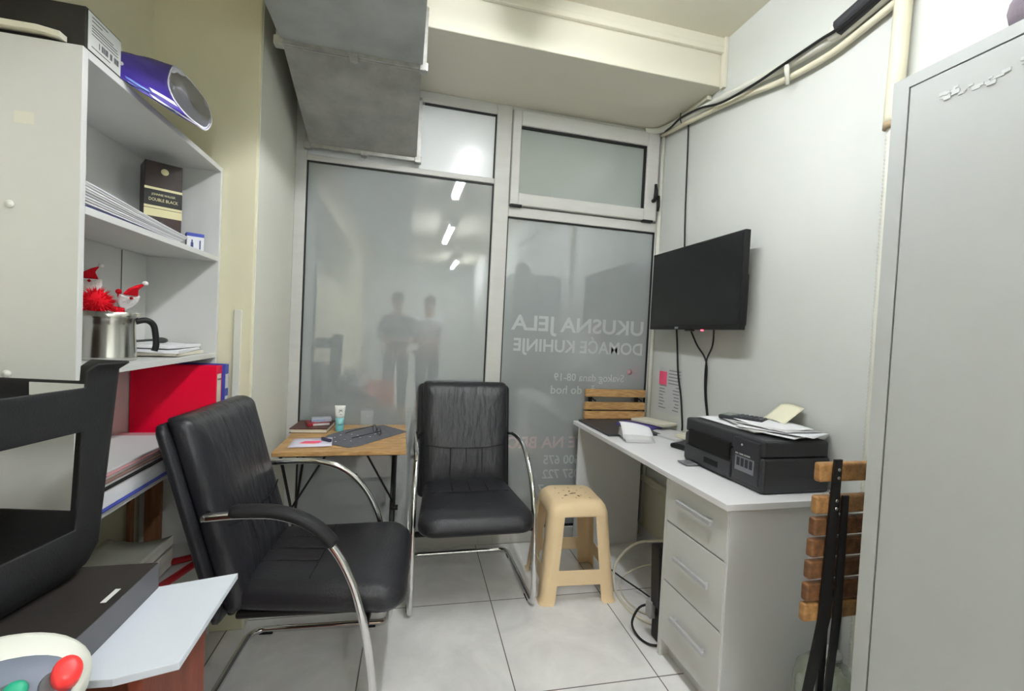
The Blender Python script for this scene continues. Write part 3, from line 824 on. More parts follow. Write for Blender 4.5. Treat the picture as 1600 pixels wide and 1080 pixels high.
# ------------------------------------------------------------------ tall cabinet on the right
X0 = 1.05
cb = thing('tall_cabinet', 'tall grey-white metal cabinet in right foreground', 'cabinet', (X0, .30, 0))
b = MB(); b.box((.012, -.44, 0), (.47, .495, 1.865)); b.build('body', M_cabgrey, cb, bevel=.003)
b = MB()
b.box((0, .462, 0), (.012, .495, 1.865)); b.box((0, -.44, 1.84), (.012, .462, 1.865)); b.box((0, -.44, 0), (.012, -.40, 1.84)); b.box((0, -.40, 0), (.012, .462, .04))
b.build('face_frame', M_cabgrey, cb)
b = MB(); b.box((.004, -.40, .04), (.0118, .462, 1.84)); b.build('gasket', M_gap, cb)
b = MB(); b.box((-.001, -.397, .043), (.008, .4585, 1.8365)); dr = b.build('door', M_cabgrey, cb, bevel=.002)
b = MB(); random.seed(11)
for k in range(34):
    q = random.random(); y = .40 - .13 * q; z = 1.782 + .012 * math.sin(q * 9) * .5 + random.uniform(-.008, .008)
    s = random.uniform(.002, .007)
    b.box((-.0014 - .00006 * k, y - s, z - s * .5), (-.0009, y + s, z + s * .5))
b.build('tape_residue', mat('torn_white_tape', (200, 204, 204), .8), dr)
bag = MB()
def bagfn(u, v):
    th = u * 2 * PI; ph = (v - .5) * PI
    r = .08 * (1 + .08 * math.sin(3 * th + 1) * math.cos(ph))
    return Vector((r * math.cos(ph) * math.cos(th) * 1.0, 1.1 * r * math.cos(ph) * math.sin(th), .07 + .075 * math.sin(ph)))
bag.grid(bagfn, 20, 12); tag(bag.build('cloth_bundle', M_mauve, loc=(1.18, .572, 1.8655)), 'mauve cloth bundle on top of the tall cabinet', 'cloth')

# ------------------------------------------------------------------ folding chairs
def folding_side():
    t = thing('folding_chair', 'folded wooden slat chair standing between the desk end and tall cabinet', 'chair', (1.17, .865, 0), 0)
    zs = [(.958, .047), (.878, .045), (.824, .045), (.771, .045), (.717, .045), (.662, .045), (.612, .045)]
    for i, (z, h) in enumerate(zs):
        x0 = -.177 - .003 * i if i else -.177
        b = MB(); b.box((x0, -.006, z - h / 2), (.195, .014, z + h / 2), bevel=.006, seg=3)
        b.build('slat', M_acacial if i in (0, 1, 6) else M_acaciay, t)
    for x in (-.132, .135):
        b = MB(); b.prism([(x - .010, .992), (x + .012, .992), (x + .008, .60), (x - .034, .40), (x - .10, .0), (x - .125, .0), (x - .062, .40), (x - .026, .60)], .006, lambda a, c, q: (a, -.0135 + q, c)); leg = b.build('leg', M_blkmetal, t)
        for z in (.968, .948, .892, .872):
            b = MB(); b.tube([(x, -.0135, z), (x, -.017, z)], .004, 10); b.build('rivet', M_steel, leg)
    for x in (-.105, .11):
        b = MB(); b.prism([(x - .010, .90), (x + .010, .90), (x + .008, .0), (x - .014, .0)], .006, lambda a, c, q: (a, .0145 + q, c)); b.build('leg', M_blkmetal, t)
    b = MB(); b.prism([(-.118, .905), (-.100, .905), (-.098, .60), (-.112, .42), (-.132, .42), (-.122, .60)], .005, lambda a, c, q: (a, -.0195 + q, c)); b.build('leg', M_blkmetal, t)
    tb('crossbar', [(-.18, -.010, .37), (.14, -.010, .37)], .0045, M_blkmetal, t, 8)
    return t
folding_side()
def folding_back():
    t = thing('folding_chair', 'folded wooden slat chair standing behind the far end of desk by window', 'chair', (1.30, 2.535, 0), 0)
    for i, z in enumerate((.918, .838, .782, .726, .67)):
        b = MB(); b.box((-.207, -.012, z - .024), (.2, .010, z + .024), bevel=.004); b.build('slat', M_acacia, t)
    for x in (-.165, .15):
        b = MB(); b.box((x - .012, .0105, .0), (x + .012, .0165, .935)); b.build('leg', M_blkmetal, t)
        b = MB(); b.tube([(x + .006, -.002, .885), (x + .03, -.004, .868)], .005, 8); b.build('rivet', M_blkmetal, t)
folding_back()

# glass jar
j = thing('glass_jar', 'dusty greenish glass jar behind the folded chair by desk end', 'jar', (1.300, 1.060, 0))
b = MB(); b.lathe([(.075, 0), (.084, .01), (.086, .05), (.086, .23), (.080, .268), (.058, .295), (.036, .305), (.034, .325), (.029, .325), (.030, .302), (.054, .289), (.075, .264), (.081, .23), (.081, .05), (.078, .012), (.0, .010)], (0, 0, 0), 36); b.build('body', M_jar, j)
b = MB(); b.lathe([(0, .3255), (.037, .3255), (.038, .337), (.0, .340)], (0, 0, 0), 24); b.build('lid', mat('grey_lid', (150, 150, 146), .5), j)

# ------------------------------------------------------------------ cables and adapters under desk
ad = thing('power_strip', 'black power adapter leaning on the drawer unit under the desk', 'adapter', (1.105, 1.632, .0))
b = MB(); b.box((-.045, -.035, .15), (.045, .03, .40), rot=Rx(-.08), bevel=.006); b.build('body', M_blk, ad)
b = MB(); b.box((-.03, -.03, 0.0), (.03, .03, .15), bevel=.008); b.build('base', M_blkmatte, ad)
b = MB(); b.box((-.055, .0, .09), (-.03, .04, .16), bevel=.003); b.build('plug', mat('grey_plug', (150, 150, 150), .5), ad)
cable([(1.32, 1.90, .28), (1.20, 2.02, .22), (1.11, 2.06, .10), (1.075, 1.99, .012), (1.062, 1.86, .007), (1.085, 1.76, .007), (1.12, 1.72, .007)], .007, 'thick white cable looping over the floor under the desk', M_cablew)
cable([(1.36, 1.90, .15), (1.25, 2.02, .10), (1.14, 2.05, .02), (1.09, 1.92, .006), (1.12, 1.80, .006), (1.2, 1.75, .006)], .004, 'thin white cable inside the loop under the desk', M_cablew)
cable([(1.05, 2.44, .30), (1.06, 2.30, .12), (1.10, 2.12, .05), (1.20, 1.90, .02), (1.24, 1.72, .008)], .004, 'thin black cable trailing from desk end panel to adapter')
cable([(1.085, 1.67, .13), (1.04, 1.70, .10), (1.008, 1.70, .035), (1.012, 1.65, .008), (1.035, 1.60, .007), (1.08, 1.585, .007)], .005, 'black cable loop on the floor beside the drawer unit')
cable([(.96, 2.50, .35), (.95, 2.50, .15), (.96, 2.47, .02), (1.00, 2.46, .006), (1.05, 2.43, .006)], .005, 'black cable hanging by the window behind the tan stool')

# ------------------------------------------------------------------ bistro table
tx, ty = -.245, 2.272
t = thing('bistro_table', 'small folding table with acacia slat top by the window', 'table', (tx, ty, 0))
for k in range(7):
    y = -.275 + k * .0786
    b = MB(); b.box((-.268, y + .003, .700), (.276, y + .0756, .72), bevel=.003)
    b.build('slat', M_acacia, t)
for x in (-.24, .23):
    tb('leg', [(x, -.235, .69), (x, .0, .36), (x, .235, .008)], .0065, M_blkmetal, t, 8)
    tb('leg', [(x + (.014 if x < 0 else -.014), .235, .69), (x + (.014 if x < 0 else -.014), .0, .36), (x + (.014 if x < 0 else -.014), -.235, .008)], .0065, M_blkmetal, t, 8)
for s, x in ((-1, -.24), (1, .23)):
    tb('brace', [(s * .06, -.02, .695), (x * .99, -.004, .385)], .005, M_blkmetal, t, 8)
b = MB()
for x in (-.24, .23): b.tube([(x - .02, 0, .36), (x + .02, 0, .36)], .013, 10)
b.build('pivot', M_blkmetal, t)
b = MB()
for y in (-.235, .235): bx('apron_rail', (-.25, y - .008, .691), (.25, y + .008, .6995), M_blkmetal, t)
# book and cigarette packs
bk_ = thing('book', 'brown covered book at far left corner of slat table', 'book', (-.432, 2.445, .720), math.radians(-3))
b = MB(); b.box((-.082, -.1, .003), (.084, .1, .019)); b.build('pages', M_oldpaper, bk_)
b = MB(); b.box((-.088, -.102, .0), (.086, .102, .003)); b.box((-.088, -.102, .019), (.086, .102, .023)); b.box((-.088, .098, 0), (.086, .102, .023)); b.build('cover', mat('brown_leather_cover', (92, 52, 40), .45, var=.2, vscale=9), bk_)
pk = thing('cigarette_pack', 'red pack lying slanted on the brown book', 'pack', (-.412, 2.45, .7432), math.radians(18))
b = MB(); b.box((-.055, -.045, 0), (.05, .04, .014), bevel=.002); b.build('box', M_darkred, pk)
b = MB(); b.box((-.03, -.046, .002), (.048, -.0445, .012)); b.box((-.02, -.02, .0141), (.045, .02, .0146)); b.build('label_panel', M_label, pk)
pk2 = thing('cigarette_pack', 'silver-grey pack on top of the red pack', 'pack', (-.402, 2.465, .7576), math.radians(12))
b = MB(); b.box((-.045, -.03, 0), (.05, .03, .016), bevel=.002); b.build('box', mat('silver_grey_card', (176, 182, 192), .4), pk2)
b = MB(); b.box((-.043, -.0308, .003), (.02, -.0300, .012)); b.build('label_panel', mat('pale_blue_card', (150, 170, 206), .4), pk2)
# paper with pink mark
sp = thing('sketch_sheet', 'white sheet with a pink painted smear on the slat table', 'paper', (-.385, 2.150, .7232), math.radians(4))
b = MB(); b.sheet(lambda u, v: Vector((-.082 + .164 * u + .012 * (1 - v) * (u - .3), -.085 + .16 * v, .0015 + .006 * max(0, u - .7))), 8, 4, .0008); b.build('sheet', mat('lilac_white_paper', (228, 224, 240), .7), sp)
b = MB(); b.prism([(-.05, -.018), (-.02, -.028), (.03, -.024), (.045, -.005), (.03, .018), (-.03, .016)], .0006, lambda a, c, q: (a, c, .0016 + q)); b.build('pink_smear', M_pink, sp)
b = MB(); b.prism([(-.05, -.03), (.02, -.042), (.02, -.03), (-.02, -.024)], .0005, lambda a, c, q: (a, c, .0016 + q)); b.build('peach_smear', mat('peach_paint', (250, 204, 170), .7), sp)
rub = MB(); rub.tube([(-.02, .022, .008), (-.007, .007, .0075), (.007, -.007, .0075), (.02, -.022, .008)], [.008, .0078, .0068, .0085], 10)
tag(rub.build('lens_cap', mat('dark_violet_plastic', (64, 60, 92), .4), loc=(-.325, 2.16, .7255)), 'small dark violet lighter lying on the white sketch sheet', 'lighter')
# cream tube
ct = thing('cream_tube', 'white and turquoise cream tube standing on slat table', 'tube', (-.300, 2.395, .720), math.radians(8))
b = MB(); b.lathe([(.019, 0), (.020, .004), (.0205, .03), (.019, .032)], (0, 0, 0), 24); b.build('cap', mat('turquoise_cap', (120, 200, 206), .35), ct)
rings = []
for q in range(9):
    k = q / 8; z = .032 + .098 * k
    rings.append([((.019 + .007 * k) * math.cos(a), (.019 * (1 - k) + .0012) * math.sin(a), z) for a in [2 * PI * i / 24 for i in range(24)]])
b = MB(); b.loops(rings[:4]); b.build('lower_tube', M_teal, ct)
b = MB(); b.loops(rings[3:]); tu = b.build('upper_tube', M_white, ct)
text('lettering', 'K O', .026, M_ink, tu, frame((-.006, -.0165, .112), (0, .25, -1), (1, 0, 0)))
# drinking glass
gl = MB(); gl.lathe([(.0, 0), (.030, 0), (.032, .004), (.036, .10), (.0345, .10), (.0305, .012), (.0, .010)], (0, 0, 0), 28)
tag(gl.build('drinking_glass', M_glass, loc=(-.172, 2.435, .7230)), 'clear empty drinking glass standing on the grey cloth', 'glass')
# cloth
b = MB()
poly = [(-.185, -.10), (-.045, -.205), (.0, -.17), (.205, .10), (.08, .265), (-.10, .15), (-.17, .03)]
b.prism(poly, .0022, lambda a, c, q: (a, c, .0006 + q)); cl = b.build('lace_cloth', M_cloth, loc=(-.17, 2.26, .720)); tag(cl, 'grey pointed lace cloth spread across the slat table', 'cloth')
b = MB()
for (x, y) in ((-.13, -.02), (-.11, .03), (-.06, .045), (-.08, -.06), (-.015, -.02), (-.03, .02), (.03, -.01), (-.05, -.09), (.05, .05), (-.115, -.1)):
    b.lathe([(0, 0), (.0045, 0), (.0045, .0008), (0, .0008)], (x, y, .0028), 8)
b.build('white_dot', M_wfelt, cl)
# glasses
gs = thing('eyeglasses', 'thin black framed eyeglasses lying on the grey cloth', 'glasses', (-.115, 2.30, .7265), math.radians(-68))
for s in (-1, 1):
    pts = [(s * .033 + .026 * math.cos(a), .0, .019 + .018 * math.sin(a)) for a in [2 * PI * i / 20 for i in range(20)]]
    b = MB(); b.tube([(p[0], p[1] + .003 * (1 if s > 0 else 1), p[2]) for p in pts], .0019, 6, closed=True); rim = b.build('rim', M_cable, gs)
    b = MB(); b.prism([(p[0], p[2]) for p in pts], .0006, lambda a, c, q: (a, .0027 + q, c)); b.build('lens', M_glass, rim)
    tb('temple', smooth_path([(s * .060, .003, .026), (s * .062, -.02, .022), (s * .060, -.10, .010), (s * .054, -.135, .002)], 4), .0021, M_blk, gs, 6)
tb('bridge', smooth_path([(-.009, .003, .024), (0, .003, .028), (.009, .003, .024)], 4), .0014, M_blk, gs, 6)

# ------------------------------------------------------------------ shelf unit on the left
XF = -.71; YN, YFAR = 1.195, 1.972; XBK = -.952
sh = thing('shelf_unit', 'tall open white shelf unit standing against the left wall', 'shelf unit', (-.83, 1.58, 0))
def Sx(name, lo, hi, m, p=None, bevel=.001):
    return bx(name, (lo[0] + .83, lo[1] - 1.58, lo[2]), (hi[0] + .83, hi[1] - 1.58, hi[2]), m, p or sh, bevel=bevel)
Sx('side_panel', (XBK, YN, 0), (XF, YN + .018, 1.845), M_mela)
Sx('side_panel', (XBK, YFAR - .018, 0), (XF, YFAR, 1.845), M_mela)
Sx('shelf_board', (XBK, YN + .0181, 1.827), (XF, YFAR - .0181, 1.845), M_mela)
for z in (1.50, 1.127, .768, .38):
    Sx('shelf_board', (XBK + .006, YN + .0181, z - .018), (XF, YFAR - .0181, z), M_mela)
Sx('back_panel', (XBK, YN + .0182, .75), (XBK + .004, YFAR - .0182, 1.8268), M_mela)
Sx('back_joint', (XBK + .0042, 1.80, 1.128), (XBK + .0062, 1.803, 1.48), M_gap)
for z in (1.485, 1.118, .765):
    b = MB(); b.lathe([(.0, 0), (.009, 0), (.008, .003), (0, .0045)], (0, 0, 0), 14)
    b.build('screw_cap', M_white, sh, loc=(-.835 + .83, YN - 1.58, z), rot=(PI / 2, 0, 0))
Sx('tape_mark', (-.83, YN - .0006, 1.66), (-.795, YN - .0001, 1.685), mat('yellowed_tape', (222, 221, 208), .5))
# brown boards behind, in the open bottom bay
tag(bx('wooden_board', (-.945, 1.86, .3805), (-.932, 1.885, .745), M_brown, bevel=.002), 'narrow brown board upright at the back of lowest shelf bay', 'board')
tag(bx('wooden_board', (-.925, 1.932, .3805), (-.872, 1.950, .745), M_brown, bevel=.002), 'wider brown board upright beside the shelf end panel', 'board')

# on top: box with label and violet bag
tbx = thing('cardboard_box', 'charcoal cardboard box with white barcode label on shelf top', 'box', (-.83, 1.268, 1.845))
b = MB(); b.box((-.115, -.062, .0), (.118, .062, .092), bevel=.002); b.build('box', M_dark, tbx)
b = MB(); b.box((.1182, -.056, .004), (.1192, .060, .088)); lb = b.build('label_sheet', M_label, tbx)
b = MB(); random.seed(2)
for k in range(24):
    y = -.02 + k * .003
    if random.random() > .3: b.box((.1193, y, .022), (.1196, y + .0014 + random.random() * .001, .036))
for (z, y1) in ((.080, .01), (.072, -.01), (.062, .03), (.056, .045), (.050, .048), (.043, .048), (.015, .02)):
    b.box((.1193, -.045, z - .001), (.1196, y1, z + .001))
b.build('barcode', M_ink, lb)
b = MB(); b.sheet(lambda u, v: Vector((-.12 + .205 * u, -.090 + .022 * v, .021 - .006 * max(0, u - .8) * 5)), 10, 2, .012); 
tag(b.build('paper_stack', M_oldpaper, loc=(-.83, 1.272, 1.8462)), 'off-white folded sheet tucked before the charcoal box', 'paper')
vb = thing('foil_bag', 'violet foil bag lying open-ended on top of the shelf', 'bag', (0, 0, 0))
MP = [(-.725, 1.616, 2.035), (-.689, 1.506, 1.94), (-.653, 1.446, 1.874), (-.631, 1.454, 1.84), (-.616, 1.492, 1.827), (-.61, 1.548, 1.828), (-.651, 1.693, 1.899), (-.702, 1.829, 1.98), (-.736, 1.872, 2.047), (-.753, 1.825, 2.077), (-.74, 1.722, 2.061)]
def closed_path(pts, n):
    P = [Vector(p) for p in pts]; m = len(P); out = []
    for i in range(m):
        p0, p1, p2, p3 = P[i - 1], P[i], P[(i + 1) % m], P[(i + 2) % m]
        for k in range(n):
            t = k / n
            out.append(0.5 * ((2 * p1) + (p2 - p0) * t + (2 * p0 - 5 * p1 + 4 * p2 - p3) * t * t + (3 * p1 - p0 - 3 * p2 + p3) * t ** 3))
    return out
mouth = closed_path(MP, 4); NB = len(mouth)
mc = sum(mouth, Vector()) / NB
s0, s1 = Vector((-.765, 1.325, 1.905)), Vector((-.725, 1.325, 1.850))     # sealed end
def seal(i):
    # seal edge: mouth height decides the place along the seal, side decides a hair of thickness
    h = max(0, min(1, (mouth[i].z - 1.83) / (2.05 - 1.83))); side = 1 if (mouth[i] - mc).y < 0 else -1
    return s1.lerp(s0, h) + Vector((.004, -.004, 0)) * side
def bagpt(i, k, off=0.0):
    a = seal(i % NB); m = mouth[i % NB]; p = a.lerp(m, k)
    c = s0.lerp(s1, .5).lerp(mc, k)
    bul = .010 * math.sin(PI * k) + .004 * math.sin(i * 1.1 + 7 * k) * math.sin(PI * k)
    v = p - c; v = v / (v.length + 1e-6)
    q = p + v * bul + v * off
    if q.z < 1.8475 and q.x < -.705: q.z = 1.8475
    return q
b = MB(); b.loops([[bagpt(i, k / 12) for i in range(NB)] for k in range(13)], cap=False); body = b.build('bag_body', M_purple, vb); sm = body.modifiers.new('t', 'SOLIDIFY'); sm.thickness = .0012; sm.offset = -1
b = MB(); b.loops([[c_ + (p - c_) * s_ for p in mouth] for s_, c_ in ((.985, mc), (.94, mc + Vector((-.006, -.006, 0))), (.84, mc + Vector((-.014, -.014, 0))), (.5, mc + Vector((-.024, -.020, 0))), (.1, mc + Vector((-.028, -.022, 0))))]); b.build('lining', M_lilac, vb)
b = MB(); b.tube([p for p in mouth], .0022, 6, closed=True); b.build('mouth_rim', M_lilac, vb)
def patch(bb, i0, i1, k0, k1, sk=0.0):
    bb.grid(lambda u, v: bagpt_f(i0 + (i1 - i0) * v + sk * u, k0 + (k1 - k0) * u, .0016), 6, 4)
def bagpt_f(fi, k, off):
    i = int(math.floor(fi)); t = fi - i
    return bagpt(i, k, off).lerp(bagpt(i + 1, k, off), t)
# mouth indices 0 (top) .. 8..20 on the side facing the room .. 20 (bottom tip)
for q in ((8.5, 10, .62, .97, 1.5), (12, 14, .50, .85, 2.5), (15, 17, .72, .99, 1)):
    b = MB(); patch(b, *q); b.build('white_print', M_lilac, vb)
for q in ((8, 9.2, .22, .55, 2), (11, 12, .2, .45, 1), (16.5, 17.6, .45, .7, 1)):
    b = MB(); patch(b, *q); b.build('blue_print', M_skyblue, vb)
b = MB(); b.box((-.728, 1.322, 1.856), (-.712, 1.330, 1.884)); b.build('seal_tab', M_label, vb)
b = MB(); b.lathe([(0, 0), (.005, 0), (.005, .0008), (0, .0008)], (0, 0, 0), 12); b.build('punch_hole', M_lilac, vb, loc=(-.727, 1.36, 1.897), rot=(PI / 2, .3, .5))

# whisky style gift box
gx = thing('gift_box', 'dark wood-print bottle box with gold bands on the upper shelf', 'box', (-.850, 1.83, 1.500), math.radians(34))
b = MB(); b.box((-.052, -.045, 0), (.052, .045, .285), bevel=.002); b.build('box', M_whisky, gx)
for z0, z1 in ((.190, .198), (.128, .136), (.100, .126)): bx('gold_band', (-.0525, -.0458, z0), (.0525, -.0452, z1), M_gold, gx)
b = MB(); b.box((-.0525, -.0456, .137), (.0525, -.0453, .189)); pn = b.build('text_panel', mat('black_card', (24, 22, 22), .5), gx)
text('lettering', 'DOUBLE BLACK', .0145, M_gold, pn, frame((0, -.046, .152), (1, 0, 0), (0, 0, 1)), align='CENTER', sx=.78)
text('lettering', 'JOHNNIE WALKER', .010, M_gold, pn, frame((0, -.046, .171), (1, 0, 0), (0, 0, 1)), align='CENTER', sx=.78)
b = MB(); b.lathe([(0, 0), (.011, 0), (.011, .0006), (0, .0006)], (0, 0, 0), 20); b.build('emblem', M_gold, gx, loc=(.002, -.0452, .255), rot=(PI / 2, 0, 0))
# paper pile upper shelf
random.seed(9)
for i in range(9):
    f = i / 8
    b = MB()
    y1 = 1.67 + .06 * f; rise = .004 + .028 * f
    b.sheet(lambda u, v: Vector((-.925 + .205 * u - .01 * random.random() * 0, 1.225 + (y1 - 1.225) * v, .004 + .0034 * i + rise * (1 - v) ** 1.2 * (.8 + .2 * u))), 4, 10, .0022)
    o = b.build('magazine', (M_paper2, M_paper, M_paper2, M_paper, mat('dull_white_paper', (190, 190, 192), .6))[i % 5] if i else mat('indigo_folder', (54, 58, 108), .5), loc=(0, 0, 1.4985))
    tag(o, 'dark indigo folder at the bottom of the pile on upper shelf' if i == 0 else ('topmost grey-white magazine of pile curling up on upper shelf' if i == 8 else 'grey-white magazine inside the curling pile on upper shelf'), 'folder' if i == 0 else 'magazine', 'magazines piled on the upper shelf')
sb = thing('medicine_box', 'small blue and white carton near the end of upper shelf', 'box', (-.765, 1.885, 1.500), math.radians(30))
b = MB(); b.box((-.026, -.02, 0), (.026, .02, .068), bevel=.001); b.build('carton', M_paper, sb)
b = MB(); b.box((-.0264, -.0204, .056), (.0264, .0204, .0684)); b.box((-.0264, -.0204, .0), (.0264, -.0200, .008)); b.build('blue_band', M_blue, sb)
b = MB(); b.box((-.014, -.0206, .014), (-.006, -.0201, .034)); b.box((-.012, -.0206, .034), (-.008, -.0201, .044)); b.box((.012, -.0206, .012), (.016, -.0201, .044)); b.build('printed_bottle', mat('navy_print', (50, 62, 120), .5), sb)
cable([(-.80, 1.80, 1.505), (-.78, 1.82, 1.510), (-.765, 1.845, 1.507), (-.78, 1.86, 1.504)], .003, 'short black cord lying beside small carton on upper shelf')

# second shelf: steel jug with ornaments
jg = thing('steel_jug', 'stainless steel jug with black handle on the middle shelf', 'jug', (-.822, 1.515, 1.127), math.radians(38))
b = MB(); b.lathe([(.0, .002), (.060, .0), (.064, .004), (.062, .012), (.058, .10), (.059, .118), (.070, .138), (.0685, .138), (.057, .118), (.056, .10), (.058, .014), (0, .010)], (0, 0, 0), 40); b.build('body', M_steel, jg)
b = MB()
hp = smooth_path([(.058, 0, .112), (.082, 0, .118), (.100, 0, .105), (.106, 0, .075), (.108, 0, .045), (.104, 0, .025)], 4)
b.tube(hp, [.0085] * len(hp), 10); b.build('handle', M_blk, jg)
def pompom(name, lab, loc, r, m, n=260, spike=.35):
    b = MB(); random.seed(int(r * 1e5))
    rr = bmesh.ops.create_icosphere(b.bm, subdivisions=3, radius=r * .8)
    for f in b.bm.faces: f.smooth = True
    for i in range(n):
        v = Vector((random.gauss(0, 1), random.gauss(0, 1), random.gauss(0, 1))).normalized()
        a = v.orthogonal().normalized() * r * .05; c = v.cross(a)
        p = v * r * .74; q = v * r * (1 + spike * random.random()) + Vector((0, 0, -.1 * r * random.random()))
        vs = [b.bm.verts.new(p + a), b.bm.verts.new(p - a * .5 + c * .87), b.bm.verts.new(p - a * .5 - c * .87)]; tip = b.bm.verts.new(q)
        for k in range(3): b.bm.faces.new((vs[k], vs[(k + 1) % 3], tip))
    o = b.build(name, m, loc=loc); return tag(o, lab, 'ornament')
pompom('pompom', 'fluffy red pompom ornament resting in the steel jug', (-.835, 1.480, 1.292), .038, M_fur)
def ornament(loc, rz, tilt, lab, s=1.0):
    t = thing('felt_ornament', lab, 'ornament', loc, rz, 'felt christmas ornaments', rot=(tilt, 0, rz))
    b = MB(); b.prism([(-.028 * s, .006 * s), (-.027 * s, -.018 * s), (-.014 * s, -.036 * s), (.004 * s, -.040 * s), (.020 * s, -.028 * s), (.028 * s, -.010 * s), (.026 * s, .008 * s), (.012 * s, .002 * s), (-.010 * s, .002 * s)], .010, lambda a, c, q: (a, q, c)); b.build('white_tuft', M_wfelt, t, bevel=.003)
    b = MB(); b.prism([(-.020 * s, .006 * s), (.020 * s, .006 * s), (.012 * s, .026 * s), (.022 * s, .044 * s), (.004 * s, .036 * s), (-.012 * s, .024 * s)], .010, lambda a, c, q: (a, q, c)); b.build('red_cap', M_felt, t, bevel=.003)
    b = MB(); b.lathe([(0, -.005 * s), (.005 * s, 0), (0, .005 * s)], (0, -.002, 0), 10); b.build('red_dot', M_felt, t)
    b = MB(); bmesh.ops.create_icosphere(b.bm, subdivisions=2, radius=.007 * s); b.build('white_bobble', M_wfelt, t, loc=(.024 * s, .005, .046 * s), smooth=True)
ornament((-.80, 1.570, 1.310), math.radians(70), .5, 'red and white felt ornament on right side of the steel jug', 1.1)
ornament((-.868, 1.505, 1.350), math.radians(30), .0, 'red and white felt ornament propped high behind the steel jug', 1.0)
b = MB(); b.prism([(-.02, 0), (.03, -.012), (.028, .006), (-.015, .014)], .012, lambda a, c, q: (a, q, c)); o = b.build('felt_scrap', M_felt, loc=(-.815, 1.51, 1.272), rot=(0, 0, .7)); tag(o, 'folded dark red felt between the pompom and ornament', 'ornament')
b = MB(); b.tube(smooth_path([(0, 0, 0), (.008, .01, .03), (-.004, .02, .055), (-.012, .03, .075)], 4), [.004] * 13, 6)
bmesh.ops.create_icosphere(b.bm, subdivisions=2, radius=.008, matrix=Matrix.Translation((-.012, .03, .078)))
o = b.build('berry_stem', M_felt, loc=(-.83, 1.56, 1.250)); tag(o, 'thin ornament stem with red berry rising from the jug', 'ornament')
bg = MB(); bg.box((-.07, -.06, 0), (.06, .06, .10), bevel=.03, seg=4); o = bg.build('brown_pouch', mat('dark_brown_leather', (66, 40, 34), .5), loc=(-.90, 1.285, 1.1275)); tag(o, 'dark brown pouch behind the steel jug on middle shelf', 'pouch')
# booklets by the jug
for i, (dx, dy, a, m, lab) in enumerate(((0, 0, .1, M_oldpaper, 'bottom off-white booklet on middle shelf beside the jug'), (.0, -.015, .16, M_paper, 'second white booklet on middle shelf beside the jug'), (-.01, -.01, .06, M_paper, 'top white booklet lying open beside the jug'))):
    sheet('booklet', lab, -.825 + dx, 1.79 + dy, 1.1275 + i * .0125, .19, .27, a, m, 'booklet', curl=.004, th=.0095, seed=20 + i)
sp_ = MB(); sp_.tube(smooth_path([(0, 0, 0), (.03, .05, .004), (.05, .10, .002)], 5), [.004] * 6 + [.007, .010, .010, .008, .003], 8); tag(sp_.build('spoon', mat('dark_steel', (84, 84, 84), .3, metal=.6), loc=(-.85, 1.69, 1.174)), 'dark metal spoon lying on booklets behind the jug', 'spoon')

# third shelf: binders, magazines
def binder(name, lab, y0, y1, m, x1, h=.315):
    t = thing(name, lab, 'binder', (0, 0, .768))
    b = MB(); b.box((-.945, y0, 0), (x1, y0 + .003, h)); b.box((-.945, y1 - .003, 0), (x1, y1, h)); b.box((x1 - .003, y0 + .003, 0), (x1, y1 - .003, h)); b.build('cover', m, t)
    b = MB(); b.box((-.940, y0 + .0035, .004), (x1 - .0035, y1 - .0035, h - .012)); b.build('pages', M_oldpaper, t)
    return t
rb = binder('ring_binder', 'bright red ring binder upright at the end of third shelf', 1.862, 1.915, M_red, -.672)
b = MB(); b.box((-.6725, 1.871, .135), (-.6712, 1.906, .285)); lb = b.build('spine_label', mat('cream_label', (228, 222, 200), .6), rb)
text('lettering', 'Fornax', .012, M_ink, lb, frame((-.6708, 1.872, .262), (0, 1, 0), (0, 0, 1)))
bb = binder('ring_binder', 'blue ring binder upright behind the red one', 1.917, 1.952, M_blue, -.662, .318)
b = MB(); b.box((-.6625, 1.922, .225), (-.6612, 1.948, .28)); b.box((-.6625, 1.922, .10), (-.6612, 1.948, .195)); b.build('spine_label', M_label, bb)
z = .768
ST = [(.004, M_blue, 'blue folder at the very bottom of pile on third shelf', 'folder', 1.84), (.045, M_paper, 'thick white ream above the blue folder on third shelf', 'ream', 1.82), (.005, M_inkblk, 'thin dark magazine above white ream on third shelf', 'magazine', 1.80),
      (.008, M_paper, 'white magazine low in the pile on third shelf', 'magazine', 1.79), (.006, mat('brownish_cover', (150, 120, 112), .5), 'brownish magazine in the middle of third shelf pile', 'magazine', 1.77), (.008, M_paper2, 'grey-white magazine high in the third shelf pile', 'magazine', 1.76), (.004, mat('pinkish_cover', (206, 150, 156), .5), 'pinkish magazine just under the top of third shelf pile', 'magazine', 1.80), (.006, M_paper2, 'topmost grey-white magazine of third shelf pile', 'magazine', 1.73)]
for i, (h, m, lab, cat, y1) in enumerate(ST):
    b = MB(); b.box((-.935, 1.225 + .004 * (i % 3), 0), (-.700 - .006 * (i % 2) - .002 * i, y1, h), bevel=min(.002, h * .3)); o = b.build('folder' if cat == 'folder' else ('paper_ream' if cat == 'ream' else 'magazine'), m, loc=(0, 0, z + .0004)); tag(o, lab, cat); z += h + .0004
